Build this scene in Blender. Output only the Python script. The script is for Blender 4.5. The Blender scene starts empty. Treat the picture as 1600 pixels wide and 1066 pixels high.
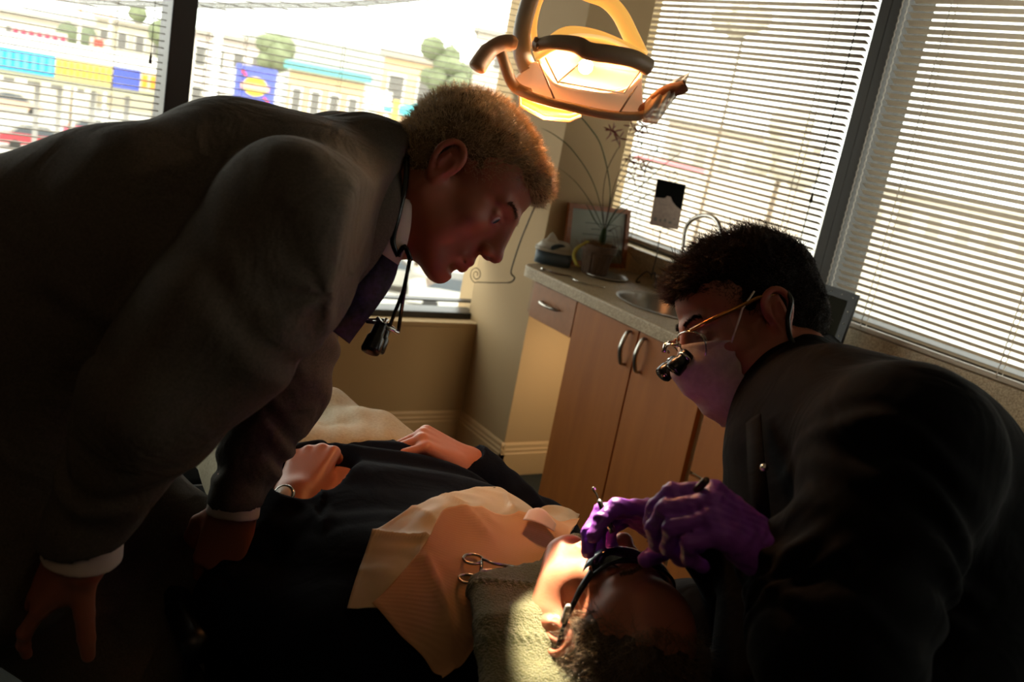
import bpy, bmesh, math, random
import numpy as np
from mathutils import Vector, Matrix, Euler
random.seed(7); rng = np.random.default_rng(11)
S = bpy.context.scene
COL = S.collection

# ------------------------------------------------------------ camera
# right / down / forward axes of the camera in room coordinates, eye at 1.5 m
RC = np.array([[0.83783033, -0.51464146, 0.18216614],
               [0.01991528, -0.30464594, -0.95225744],
               [0.54556733, 0.80145806, -0.24499238]])
FPX = 1507.2
EYE = np.array([0.0, 0.0, 1.5])
cam_d = bpy.data.cameras.new('camera')
cam = bpy.data.objects.new('camera', cam_d)
COL.objects.link(cam)
cam.matrix_world = Matrix(((RC[0][0], -RC[1][0], -RC[2][0], 0), (RC[0][1], -RC[1][1], -RC[2][1], 0),
                           (RC[0][2], -RC[1][2], -RC[2][2], 1.5), (0, 0, 0, 1)))
cam_d.sensor_width = 36.0
cam_d.lens = FPX / 1600 * 36
cam_d.clip_start = 0.02
cam_d.clip_end = 500
cam_d.dof.use_dof = True
cam_d.dof.focus_distance = 1.55
cam_d.dof.aperture_fstop = 5.6
S.camera = cam

# ------------------------------------------------------------ light, exposure
S.view_settings.view_transform = 'Standard'
S.view_settings.look = 'None'
S.view_settings.gamma = 1
S.view_settings.use_curve_mapping = False
S.view_settings.exposure = 0.0
S.cycles.use_denoising = True
S.cycles.max_bounces = 8
S.cycles.transparent_max_bounces = 24
S.cycles.caustics_reflective = False
S.cycles.caustics_refractive = False
S.cycles.sample_clamp_indirect = 6.0
W = bpy.data.worlds.new('overcast_sky'); S.world = W
W.use_nodes = True
bg = W.node_tree.nodes['Background']
bg.inputs['Color'].default_value = (1.0, 0.96, 0.90, 1)
bg.inputs['Strength'].default_value = 5.2
sun_d = bpy.data.lights.new('sun', 'SUN'); sun_d.energy = 4.5; sun_d.angle = 0.03
sun_d.color = (1.0, 0.93, 0.82)
sun = bpy.data.objects.new('sun', sun_d); COL.objects.link(sun)
sun.rotation_euler = (math.radians(38), 0, math.radians(-20))
fill_d = bpy.data.lights.new('added_fill_light', 'AREA'); fill_d.shape = 'RECTANGLE'; fill_d.size = 1.2; fill_d.size_y = .6  # unseen warm fill light, added behind the camera to lift the dim room
fill_d.energy = 2.2; fill_d.color = (1.0, .62, .34)
fill = bpy.data.objects.new('added_fill_light', fill_d); COL.objects.link(fill); fill.location = (-.6, -.6, 2.58)
def portal(name, loc, rot, sx, sy):
    d = bpy.data.lights.new(name, 'AREA'); d.shape = 'RECTANGLE'; d.size = sx; d.size_y = sy
    d.cycles.is_portal = True
    o = bpy.data.objects.new(name, d); COL.objects.link(o); o.location = loc; o.rotation_euler = rot
portal('portal_far', (0.4, 3.62, 1.45), (math.radians(-90), 0, 0), 4.6, 1.9)
portal('portal_side', (2.62, 1.0, 1.65), (0, math.radians(90), 0), 1.5, 5.0)

# ------------------------------------------------------------ helpers
def ray(px, py):
    return RC.T @ np.array([(px - 800) / FPX, (py - 533) / FPX, 1.0])
def P(px, py, d):            # the room point seen at that place of the photograph, d metres deep
    return EYE + ray(px, py) * d
def onX(px, py, x):
    r = ray(px, py); return EYE + r * (x / r[0])
def onY(px, py, y):
    r = ray(px, py); return EYE + r * (y / r[1])
def onZ(px, py, z):
    r = ray(px, py); return EYE + r * ((z - 1.5) / r[2])
def unit(v):
    v = np.asarray(v, float); return v / np.linalg.norm(v)
def lin(h):
    if isinstance(h, str):
        h = [int(h[i:i + 2], 16) / 255 for i in (0, 2, 4)]
        return tuple([(c / 12.92 if c <= 0.04045 else ((c + 0.055) / 1.055) ** 2.4) for c in h]) + (1.0,)
    return tuple(h) + (1.0,)
def mat(name, col, rough=0.6, metal=0.0, noise=None, bump=None, spec=0.5, emit=None, trans=0.0, sss=0.0,
        alpha=1.0, wrinkle=None, attr=None, sheen=0.0, coat=0.0, ior=1.45):
    """noise=(scale, other colour, contrast)   bump=(scale, strength, distance)"""
    m = bpy.data.materials.new(name); m.use_nodes = True
    nt = m.node_tree; b = nt.nodes['Principled BSDF']
    b.inputs['Base Color'].default_value = lin(col)
    b.inputs['Roughness'].default_value = rough
    b.inputs['Metallic'].default_value = metal
    b.inputs['Specular IOR Level'].default_value = spec
    b.inputs['Transmission Weight'].default_value = trans
    b.inputs['Alpha'].default_value = alpha
    b.inputs['IOR'].default_value = ior
    b.inputs['Coat Weight'].default_value = coat
    b.inputs['Sheen Weight'].default_value = sheen
    if sss:
        b.inputs['Subsurface Weight'].default_value = sss
        b.inputs['Subsurface Radius'].default_value = (1.0, 0.3, 0.15)
        b.inputs['Subsurface Scale'].default_value = 0.006
    if emit:
        b.inputs['Emission Color'].default_value = lin(emit[0])
        b.inputs['Emission Strength'].default_value = emit[1]
    tc = nt.nodes.new('ShaderNodeTexCoord')
    src = None
    if attr:
        a = nt.nodes.new('ShaderNodeAttribute'); a.attribute_name = attr; src = a.outputs['Color']
        nt.links.new(src, b.inputs['Base Color'])
    if noise:
        n = nt.nodes.new('ShaderNodeTexNoise'); n.inputs['Scale'].default_value = noise[0]
        n.inputs['Detail'].default_value = 6
        nt.links.new(tc.outputs['Object'], n.inputs['Vector'])
        r = nt.nodes.new('ShaderNodeValToRGB'); c = noise[2] / 2
        r.color_ramp.elements[0].position = 0.5 - c; r.color_ramp.elements[1].position = 0.5 + c
        r.color_ramp.elements[0].color = lin(noise[1]); r.color_ramp.elements[1].color = lin(col)
        nt.links.new(n.outputs['Fac'], r.inputs['Fac'])
        if src:
            mx = nt.nodes.new('ShaderNodeMix'); mx.data_type = 'RGBA'; mx.blend_type = 'MULTIPLY'
            mx.inputs['Factor'].default_value = 1
            nt.links.new(src, mx.inputs['A']); nt.links.new(r.outputs['Color'], mx.inputs['B'])
            nt.links.new(mx.outputs['Result'], b.inputs['Base Color'])
        else:
            nt.links.new(r.outputs['Color'], b.inputs['Base Color'])
    if bump:
        n = nt.nodes.new('ShaderNodeTexNoise'); n.inputs['Scale'].default_value = bump[0]
        n.inputs['Detail'].default_value = 5
        nt.links.new(tc.outputs['Object'], n.inputs['Vector'])
        k = nt.nodes.new('ShaderNodeBump'); k.inputs['Strength'].default_value = bump[1]
        k.inputs['Distance'].default_value = bump[2]
        nt.links.new(n.outputs['Fac'], k.inputs['Height']); nt.links.new(k.outputs['Normal'], b.inputs['Normal'])
        if wrinkle:          # broad soft creases under the weave
            n2 = nt.nodes.new('ShaderNodeTexNoise'); n2.inputs['Scale'].default_value = wrinkle[0]; n2.inputs['Detail'].default_value = 3
            n2.inputs['Distortion'].default_value = 1.2
            k2 = nt.nodes.new('ShaderNodeBump'); k2.inputs['Strength'].default_value = wrinkle[1]; k2.inputs['Distance'].default_value = wrinkle[2]
            nt.links.new(tc.outputs['Object'], n2.inputs['Vector']); nt.links.new(n2.outputs['Fac'], k2.inputs['Height']); nt.links.new(k2.outputs['Normal'], k.inputs['Normal'])
    return m
def glassy(name, col, clear=0.9, rough=0.02):
    """see-through sheet: mostly transparent, part glossy"""
    m = bpy.data.materials.new(name); m.use_nodes = True
    nt = m.node_tree; nt.nodes.clear()
    o = nt.nodes.new('ShaderNodeOutputMaterial'); mx = nt.nodes.new('ShaderNodeMixShader')
    t = nt.nodes.new('ShaderNodeBsdfTransparent'); g = nt.nodes.new('ShaderNodeBsdfPrincipled')
    t.inputs['Color'].default_value = lin(col); g.inputs['Roughness'].default_value = rough
    g.inputs['Base Color'].default_value = lin(col)
    mx.inputs[0].default_value = 1 - clear
    nt.links.new(t.outputs[0], mx.inputs[1]); nt.links.new(g.outputs[0], mx.inputs[2])
    nt.links.new(mx.outputs[0], o.inputs[0])
    return m
def wm(o):
    m = o.matrix_basis.copy()
    return wm(o.parent) @ o.matrix_parent_inverse @ m if o.parent else m
def setp(o, parent):         # parent without moving the child: geometry stays in room coordinates
    o.parent = parent; o.matrix_parent_inverse = wm(parent).inverted()
def mesh_obj(name, verts, faces, m=None, parent=None, smooth=False):
    me = bpy.data.meshes.new(name)
    me.from_pydata([tuple(map(float, v)) for v in verts], [], [tuple(int(i) for i in f) for f in faces]); me.update()
    if smooth: me.polygons.foreach_set('use_smooth', [True] * len(me.polygons))
    if m: me.materials.append(m)
    o = bpy.data.objects.new(name, me); COL.objects.link(o)
    if parent: setp(o, parent)
    return o
def bm_obj(name, bm, m=None, parent=None, smooth=False, angle=None):
    me = bpy.data.meshes.new(name)
    bmesh.ops.recalc_face_normals(bm, faces=bm.faces[:])
    bm.to_mesh(me); bm.free()
    if smooth: me.polygons.foreach_set('use_smooth', [True] * len(me.polygons))
    if angle: 
        me.polygons.foreach_set('use_smooth', [True] * len(me.polygons)); me.set_sharp_from_angle(angle=math.radians(angle))
    if m: me.materials.append(m)
    o = bpy.data.objects.new(name, me); COL.objects.link(o)
    if parent: setp(o, parent)
    return o
def tag(o, label=None, cat=None, group=None, kind=None):
    if label: o['label'] = label
    if cat: o['category'] = cat
    if group: o['group'] = group
    if kind: o['kind'] = kind
    return o
def thing(name, label, cat, loc=(0, 0, 0), group=None, mw=None):
    o = bpy.data.objects.new(name, None); o.empty_display_size = 0.05; COL.objects.link(o)
    if mw is not None: o.matrix_basis = mw
    else: o.location = tuple(loc)
    return tag(o, label, cat, group)
def bx(bm, lo, hi, bevel=0.0, M=None):
    lo = Vector(lo); hi = Vector(hi); c = (lo + hi) / 2; s = hi - lo
    r = bmesh.ops.create_cube(bm, size=1.0)
    vs = r['verts']
    for v in vs: v.co = Vector((v.co.x * s.x, v.co.y * s.y, v.co.z * s.z)) + c
    if bevel:
        es = list({e for v in vs for e in v.link_edges})
        r2 = bmesh.ops.bevel(bm, geom=es, offset=bevel, segments=2, affect='EDGES', profile=0.6)
        vs = list({v for f in r2['faces'] for v in f.verts} | {v for v in vs if v.is_valid})
    if M is not None:
        for v in vs: v.co = M @ v.co
def box(name, lo, hi, m, parent=None, bevel=0.0, off=(0, 0, 0)):
    bm = bmesh.new(); bx(bm, Vector(lo) - Vector(off), Vector(hi) - Vector(off), bevel)
    return bm_obj(name, bm, m, parent)
def tube_geo(pts, rad, n=8, cap=True, flat=None, ref=(0, 0, 1)):
    """swept tube; rad number or list; flat=(a,b) squashes the section"""
    pts = np.array([np.asarray(p, float) for p in pts]); k = len(pts)
    rad = np.full(k, rad) if np.isscalar(rad) else np.asarray(rad, float)
    T = np.gradient(pts, axis=0); T /= np.linalg.norm(T, axis=1)[:, None] + 1e-12
    ref = unit(ref)
    if abs(T[0] @ ref) > 0.95: ref = np.array([1., 0, 0]) if abs(T[0][0]) < .9 else np.array([0, 1., 0])
    N = ref - T[0] * (T[0] @ ref); N = unit(N); V = []
    fa, fb = flat if flat else (1, 1)
    for i in range(k):
        N = N - T[i] * (T[i] @ N); N = unit(N); B = np.cross(T[i], N)
        for j in range(n):
            a = 2 * math.pi * j / n
            V.append(pts[i] + rad[i] * (fa * math.cos(a) * N + fb * math.sin(a) * B))
    F = [(i * n + j, i * n + (j + 1) % n, (i + 1) * n + (j + 1) % n, (i + 1) * n + j) for i in range(k - 1) for j in range(n)]
    if cap: F += [tuple(range(n))[::-1], tuple((k - 1) * n + j for j in range(n))]
    return V, F
def tube(name, pts, rad, m, parent=None, n=8, off=(0, 0, 0), flat=None, ref=(0, 0, 1)):
    V, F = tube_geo(pts, rad, n, True, flat, ref); V = np.array(V) - np.asarray(off)
    return mesh_obj(name, V, F, m, parent, True)
def spline(pts, n=8, closed=False):
    pts = [np.asarray(p, float) for p in pts]; out = []
    k = len(pts); rngk = range(k if closed else k - 1)
    for i in rngk:
        if closed: p0, p1, p2, p3 = pts[(i - 1) % k], pts[i], pts[(i + 1) % k], pts[(i + 2) % k]
        else: p0 = pts[max(i - 1, 0)]; p1 = pts[i]; p2 = pts[i + 1]; p3 = pts[min(i + 2, k - 1)]
        for s in range(n):
            t = s / n
            out.append(0.5 * ((2 * p1) + (-p0 + p2) * t + (2 * p0 - 5 * p1 + 4 * p2 - p3) * t * t + (-p0 + 3 * p1 - 3 * p2 + p3) * t ** 3))
    if not closed: out.append(pts[-1])
    return out
def lathe(name, prof, m, parent=None, n=24, M=None, sx=1.0, sy=1.0, close=False):
    V = [];F = []
    for r, z in prof:
        for j in range(n):
            a = 2 * math.pi * j / n; V.append((r * math.cos(a) * sx, r * math.sin(a) * sy, z))
    for i in range(len(prof) - 1):
        for j in range(n): F.append((i * n + j, i * n + (j + 1) % n, (i + 1) * n + (j + 1) % n, (i + 1) * n + j))
    if close: F += [tuple(range(n))[::-1], tuple((len(prof) - 1) * n + j for j in range(n))]
    if M is not None: V = [tuple(M @ Vector(v)) for v in V]
    o = mesh_obj(name, V, F, m, parent, True); return o
def join_geo(parts):
    V = [];F = [];b = 0
    for v, f in parts:
        V += list(v); F += [tuple(i + b for i in q) for q in f]; b += len(v)
    return V, F
def frame_mat(o, x, y, z):
    """4x4 with columns x,y,z axes and origin o"""
    return Matrix(((x[0], y[0], z[0], o[0]), (x[1], y[1], z[1], o[1]), (x[2], y[2], z[2], o[2]), (0, 0, 0, 1)))

# ------------------------------------------------------------ signed-distance modelling of soft shapes
def rc(a, b, r1, r2=None, k=0.01, sub=False):
    return ('rc', np.asarray(a, float), np.asarray(b, float), r1, r1 if r2 is None else r2, k, sub)
def el(c, r, k=0.01, A=None, sub=False):
    return ('el', np.asarray(c, float), np.asarray(r if not np.isscalar(r) else (r, r, r), float), np.eye(3) if A is None else np.asarray(A, float), None, k, sub)
def hs(p, n, k=0.002):       # cut away the side n points to
    return ('hs', np.asarray(p, float), unit(n), None, None, k, True)
def dprim(p, X):
    t = p[0]
    if t == 'rc':
        a, b, r1, r2 = p[1:5]; ba = b - a; L = ba @ ba + 1e-12
        pa = X - a; h = np.clip((pa @ ba) / L, 0, 1)
        return np.sqrt(((pa - h[..., None] * ba) ** 2).sum(-1)) - (r1 + (r2 - r1) * h)
    if t == 'el':
        q = (X - p[1]) @ p[3]       # columns of A are the ellipsoid's axes
        k0 = np.sqrt(((q / p[2]) ** 2).sum(-1)); k1 = np.sqrt(((q / p[2] ** 2) ** 2).sum(-1)) + 1e-9
        return k0 * (k0 - 1) / k1
    if t == 'hs':
        return -((X - p[1]) @ p[2])
def fold(D, d, k, sub):
    if sub:        # D minus prim
        h = np.clip(0.5 - 0.5 * (D + d) / k, 0, 1); return D * (1 - h) + (-d) * h + k * h * (1 - h)
    h = np.clip(0.5 + 0.5 * (D - d) / k, 0, 1); return D * (1 - h) + d * h - k * h * (1 - h)
def sdf_mesh(prims, vox, disp=None, n=12, xf=None):
    """surface net of the folded primitives; returns verts, quads"""
    lo = np.full(3, 1e9); hi = -lo
    for p in prims:
        if p[-1]: continue
        if p[0] == 'rc':
            m = max(p[3], p[4]); c = np.array([p[1] - m, p[2] - m, p[1] + m, p[2] + m])
        else: m = p[2].max(); c = np.array([p[1] - m, p[1] + m])
        lo = np.minimum(lo, c.min(0)); hi = np.maximum(hi, c.max(0))
    lo = lo - 3 * vox; bs = vox * n; nb = np.ceil((hi + 3 * vox - lo) / bs).astype(int)
    g = np.stack(np.meshgrid(*[np.arange(q) for q in nb], indexing='ij'), -1).reshape(-1, 3)
    C = lo + (g + 0.5) * bs; h = bs * 0.87
    D = np.full(len(C), 10.0)
    for p in prims: D = fold(D, dprim(p, C), p[5], p[6])
    act = np.abs(D) < h * 1.5 + 2 * vox + (0.02 if disp else 0)
    g = g[act]; C = C[act]
    ii = np.stack(np.meshgrid(*[np.arange(n + 1)] * 3, indexing='ij'), -1).reshape(-1, 3)
    D = np.full((len(g), len(ii)), 1.0, np.float64)
    base = lo + g * bs
    for p in prims:
        dc = dprim(p, C)
        s = np.nonzero(dc - h < p[5] + 2 * vox + 0.004)[0]
        if len(s) == 0: continue
        X = base[s][:, None, :] + ii[None] * vox
        D[s] = fold(D[s], dprim(p, X), p[5], p[6])
    if disp is not None:
        s = np.nonzero(np.abs(D).min(1) < 0.03)[0]
        X = base[s][:, None, :] + ii[None] * vox
        D[s] = D[s] + disp(X)
    m = n + 1; D = D.reshape(-1, m, m, m)
    inside = D < 0
    dims = nb * n + 2
    def key(a): return (a[..., 0] * dims[1] + a[..., 1]) * dims[2] + a[..., 2]
    cnt = sum(inside[:, a:a + n, b:b + n, c:c + n].astype(np.int8) for a in (0, 1) for b in (0, 1) for c in (0, 1))
    bi, ci, cj, ck = np.nonzero((cnt > 0) & (cnt < 8))
    acc = np.zeros((len(bi), 3)); num = np.zeros(len(bi))
    co = [(a, b, c) for a in (0, 1) for b in (0, 1) for c in (0, 1)]
    val = {q: D[bi, ci + q[0], cj + q[1], ck + q[2]] for q in co}
    for q in co:
        for ax in range(3):
            if q[ax]: continue
            q2 = list(q); q2[ax] = 1; q2 = tuple(q2); v0, v1 = val[q], val[q2]
            s = (v0 < 0) != (v1 < 0); t = np.where(s, v0 / np.where(s, v0 - v1, 1), 0)
            pt = np.tile(np.array(q, float), (len(bi), 1)); pt[:, ax] = t
            acc += pt * s[:, None]; num += s
    loc = acc / num[:, None]
    cell = g[bi] * n + np.stack([ci, cj, ck], -1)
    Vt = lo + (cell + loc) * vox
    ks = key(cell); o = np.argsort(ks); ks = ks[o]; Vt = Vt[o]
    quads = []
    for ax in range(3):
        sl0 = [slice(None), slice(0, n), slice(0, n), slice(0, n)]; sl1 = list(sl0); sl1[1 + ax] = slice(1, n + 1)
        a = inside[tuple(sl0)]; b = inside[tuple(sl1)]
        e = np.nonzero(a != b); base_i = g[e[0]] * n + np.stack(e[1:], -1)
        flip = a[e]
        u = np.eye(3, dtype=int)[(ax + 1) % 3]; v = np.eye(3, dtype=int)[(ax + 2) % 3]
        q = np.stack([base_i - u - v, base_i - v, base_i, base_i - u], 1)
        kk = key(q); idx = np.clip(np.searchsorted(ks, kk), 0, len(ks) - 1); ok = (ks[idx] == kk).all(1)
        idx = idx[ok]; fl = flip[ok]; idx[~fl] = idx[~fl][:, ::-1]
        quads.append(idx)
    F = np.concatenate(quads)
    return Vt, F
def np_mesh(name, V, F, m=None, parent=None, smooth=True, colors=None):
    me = bpy.data.meshes.new(name); V = np.ascontiguousarray(V, np.float32); F = np.ascontiguousarray(F, np.int32)
    me.vertices.add(len(V)); me.vertices.foreach_set('co', V.ravel())
    k = F.shape[1]
    me.loops.add(F.size); me.loops.foreach_set('vertex_index', F.ravel())
    me.polygons.add(len(F)); me.polygons.foreach_set('loop_start', np.arange(0, F.size, k, dtype=np.int32))
    me.update(calc_edges=True); me.validate()
    if smooth: me.polygons.foreach_set('use_smooth', [True] * len(me.polygons))
    if colors is not None:
        a = me.color_attributes.new('tint', 'FLOAT_COLOR', 'POINT')
        a.data.foreach_set('color', np.ascontiguousarray(np.c_[colors, np.ones(len(colors))], np.float32).ravel())
    if m: me.materials.append(m)
    o = bpy.data.objects.new(name, me); COL.objects.link(o)
    if parent: setp(o, parent)
    return o
def relax(V, F, it=1, w=0.5):
    for _ in range(it):
        s = np.zeros_like(V); c = np.zeros(len(V))
        for a, b in ((0, 1), (1, 2), (2, 3), (3, 0)):
            np.add.at(s, F[:, a], V[F[:, b]]); np.add.at(s, F[:, b], V[F[:, a]])
            np.add.at(c, F[:, a], 1); np.add.at(c, F[:, b], 1)
        V = V * (1 - w) + w * s / np.maximum(c, 1)[:, None]
    return V
def soft(name, prims, vox, m, parent=None, disp=None, sm=1, col=None, origin=None):
    V, F = sdf_mesh(prims, vox, disp); V = relax(V, F, sm)
    c = col(V) if col else None
    if origin is not None: V = V - np.asarray(origin)
    return np_mesh(name, V, F, m, parent, True, c)
# ------------------------------------------------------------ materials of the room
ZC, XD, XE, XW, YC, XC, XCR, YA, XCAB = 0.905, 1.995, 1.975, 2.52, 3.03, 2.12, 2.415, 3.43, 1.995
M_wall = mat('beige_wall_paint', 'b59a72', 0.75, bump=(60, 0.05, 0.002))
M_trim = mat('cream_trim_paint', 'c9ab80', 0.45)
M_ceil = mat('ceiling_white', '8d8578', 0.9)
M_floor = mat('dark_carpet', '2b2f2a', 0.95, noise=(300, '1b1f1c', 0.5), bump=(500, 0.4, 0.003))
M_dark = mat('dark_window_frame', '35322d', 0.6)
M_bronze = mat('bronze_window_frame', '1c1712', 0.4)
M_slat = mat('blind_slat_white', 'b5a794', 0.5)
M_cord = mat('blind_cord', 'cfc8bc', 0.7)
M_wand = mat('dark_cord', '2a2622', 0.6)
M_glass = glassy('window_glass', 'f4f8f6', 0.94)
M_wood = mat('maple_veneer', 'b06a28', 0.5, noise=(22, '94541c', 0.7), bump=(90, 0.08, 0.001))
_n = M_wood.node_tree; _tc = [n for n in _n.nodes if n.type == 'TEX_COORD'][0]; _nz = [n for n in _n.nodes if n.type == 'TEX_NOISE'][0]
_mp = _n.nodes.new('ShaderNodeMapping'); _mp.inputs['Scale'].default_value = (1, 1, 0.12)
_n.links.new(_tc.outputs['Object'], _mp.inputs[0]); _n.links.new(_mp.outputs[0], _nz.inputs['Vector'])
M_edge = mat('pale_edge_band', 'a89878', 0.5)
M_lam = mat('speckled_laminate', 'b8a585', 0.42, noise=(260, '8d7a5c', 0.18), coat=0.0)
M_steel = mat('brushed_steel', 'b8b4ac', 0.28, 1.0)
M_chrome = mat('chrome', 'd6d2cc', 0.12, 1.0)
M_iron = mat('black_iron_wire', '15120f', 0.45)
M_lampplastic = mat('ivory_plastic', 'c9a988', 0.4)

# ------------------------------------------------------------ shell of the room
def struct(name, lo, hi, m, bevel=0.0):
    o = box(name, lo, hi, m, None, bevel); o['kind'] = 'structure'; return o
struct('floor', (-2.6, -2.2, -0.1), (2.75, 3.65, 0.0), M_floor)
struct('ceiling', (-2.6, -2.2, 2.62), (2.75, 3.65, 2.72), M_ceil)
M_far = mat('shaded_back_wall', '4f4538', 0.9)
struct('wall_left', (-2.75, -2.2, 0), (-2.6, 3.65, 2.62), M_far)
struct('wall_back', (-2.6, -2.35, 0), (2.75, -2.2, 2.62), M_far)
def struct_multi(name, boxes, m):
    bm = bmesh.new()
    for lo, hi in boxes: bx(bm, lo, hi)
    o = bm_obj(name, bm, m); o['kind'] = 'structure'; return o
struct_multi('wall_far', [((-2.6, YA - 0.03, 0), (XC + .02, YA + 0.22, 0.515)), ((-2.6, YA - 0.03, 2.36), (2.75, YA + 0.22, 2.62)),
                          ((2.16, YA - 0.03, 0), (2.75, YA + .22, 2.36)), ((-2.6, YA - 0.03, .515), (-2.2, YA + .22, 2.36))], M_wall)
struct_multi('wall_right', [((XW, -2.2, 0), (XW + .23, YA - .03, 0.975)), ((XW, -2.2, 2.36), (XW + .23, YA - .03, 2.62)),
                            ((XW, -2.2, .975), (XW + .23, -1.6, 2.36))], M_wall)
struct('wall_column', (XC, YC, 0), (XCR, YA + .05, 2.62), M_wall)
# sill ledges
struct('trim_1', (-2.2, YA - 0.032, 0.515), (2.16, YA + 0.2, 0.535), M_wall, 0.004)
struct('trim_2', (XW - .002, -1.6, 0.975), (XW + .2, YA - .03, 0.998), M_lam, 0.003)
# stepped baseboards
def baseboard(name, a, b, n, h=0.14):
    """a, b floor points of the wall line, n outward normal"""
    prof = [(0, 0), (.016, 0), (.016, h - .045), (.012, h - .040), (.013, h - .028), (.009, h - .022), (.009, h - .008), (.004, h), (0, h)]
    a = np.array([*a, 0.]); b = np.array([*b, 0.]); n = np.array([*n, 0.]); V = []
    for q in (a, b):
        for o_, z in prof: V.append(q + n * o_ + np.array([0, 0, z]))
    k = len(prof); F = [(i, i + 1, k + i + 1, k + i) for i in range(k - 1)] + [tuple(range(k))[::-1], tuple(range(k, 2 * k))]
    o = mesh_obj(name, V, F, M_trim); o['kind'] = 'structure'; return o
baseboard('baseboard_far', (-2.6, YA - .03), (XC, YA - .03), (0, -1))
baseboard('baseboard_side', (XC, YA - .03), (XC, YC - .016), (-1, 0))
baseboard('baseboard_front', (XC - .016, YC), (XCR, YC), (0, -1))

# ------------------------------------------------------------ windows: frames and panes
def window(name, pane_lo, pane_hi, frames, m=M_bronze):
    bm = bmesh.new(); bx(bm, frames[0][0], frames[0][1], 0.004)
    o = bm_obj(name, bm, m); o['kind'] = 'structure'
    for lo, hi in frames[1:]:
        f = box('window_frame', lo, hi, m, o, 0.003)
    g = box('glass_pane', pane_lo, pane_hi, M_glass, o)
    return o
y0 = YA + .03
mxl, mxr = 0.765, 0.845          # mullion of the far window
window('window_1', (-2.2, y0 + .06, .56), (mxl, y0 + .066, 2.36),
       [((-2.2, y0, .535), (mxl, y0 + .11, .562)), ((-2.2, y0 + .03, .600), (mxl, y0 + .08, .607)), ((-2.2, y0, 2.32), (mxl, y0 + .11, 2.36))])
window('window_2', (mxr, y0 + .06, .56), (2.16, y0 + .066, 2.36),
       [((mxr, y0, .535), (2.16, y0 + .11, .562)), ((mxr, y0 + .03, .600), (2.16, y0 + .08, .607)), ((mxr, y0, 2.32), (2.16, y0 + .11, 2.36))])
o = box('trim_3', (mxl, YA - .02, .535), (mxr, y0 + .11, 2.36), M_bronze, None, .004); o['kind'] = 'structure'
mr0, mr1 = onX(1351, 220, XW)[1], onX(1317, 220, XW)[1]
xg = XW + .05
window('window_3', (xg + .06, mr1, 1.0), (xg + .066, YA + .05, 2.36),
       [((xg, mr1, .998), (xg + .11, YA + .05, 1.022)), ((xg, mr1, 2.32), (xg + .11, YA + .05, 2.36))], M_dark)
window('window_4', (xg + .06, -1.6, 1.0), (xg + .066, mr0, 2.36),
       [((xg, -1.6, .998), (xg + .11, mr0, 1.022)), ((xg, -1.6, 2.32), (xg + .11, mr0, 2.36))], M_dark)
o = box('trim_4', (XW + .004, mr0, .998), (xg + .11, mr1, 2.36), M_dark, None, .004); o['kind'] = 'structure'
# the corner post behind the column
struct('trim_5', (XCR + .05, YA + .0, .0), (2.75, YA + .22, 2.62), M_wall)

# ------------------------------------------------------------ venetian blinds, every slat its own piece
def slat_mesh(L, axis, tilt, w=.025):
    """axis 'x' or 'y'; tilt in degrees, positive = outer edge lower"""
    V = []; n = 4
    for e in (-L / 2, L / 2):
        for lay in (0, 1):
            for i in range(n + 1):
                s = i / n - .5; u = s * w; z = .0022 * (1 - (2 * s) ** 2) - lay * .0004
                t = math.radians(tilt); a, b = u * math.cos(t) + z * math.sin(t), -u * math.sin(t) + z * math.cos(t)
                V.append((e, a, b) if axis == 'x' else (a, e, b))
    m = n + 1; F = []
    for i in range(n):
        F.append((i, i + 1, 2 * m + i + 1, 2 * m + i)); F.append((m + i + 1, m + i, 3 * m + i, 3 * m + i + 1))
    F += [(0, 2 * m, 3 * m, m), (n, m + n, 3 * m + n, 2 * m + n)]
    F += [tuple(list(range(m)) + list(range(2 * m - 1, m - 1, -1)))[::-1], tuple(list(range(2 * m, 3 * m)) + list(range(4 * m - 1, 3 * m - 1, -1)))]
    me = bpy.data.meshes.new('slat'); me.from_pydata(V, [], F); me.update(); me.materials.append(M_slat)
    me.polygons.foreach_set('use_smooth', [True] * len(me.polygons))
    return me
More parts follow.
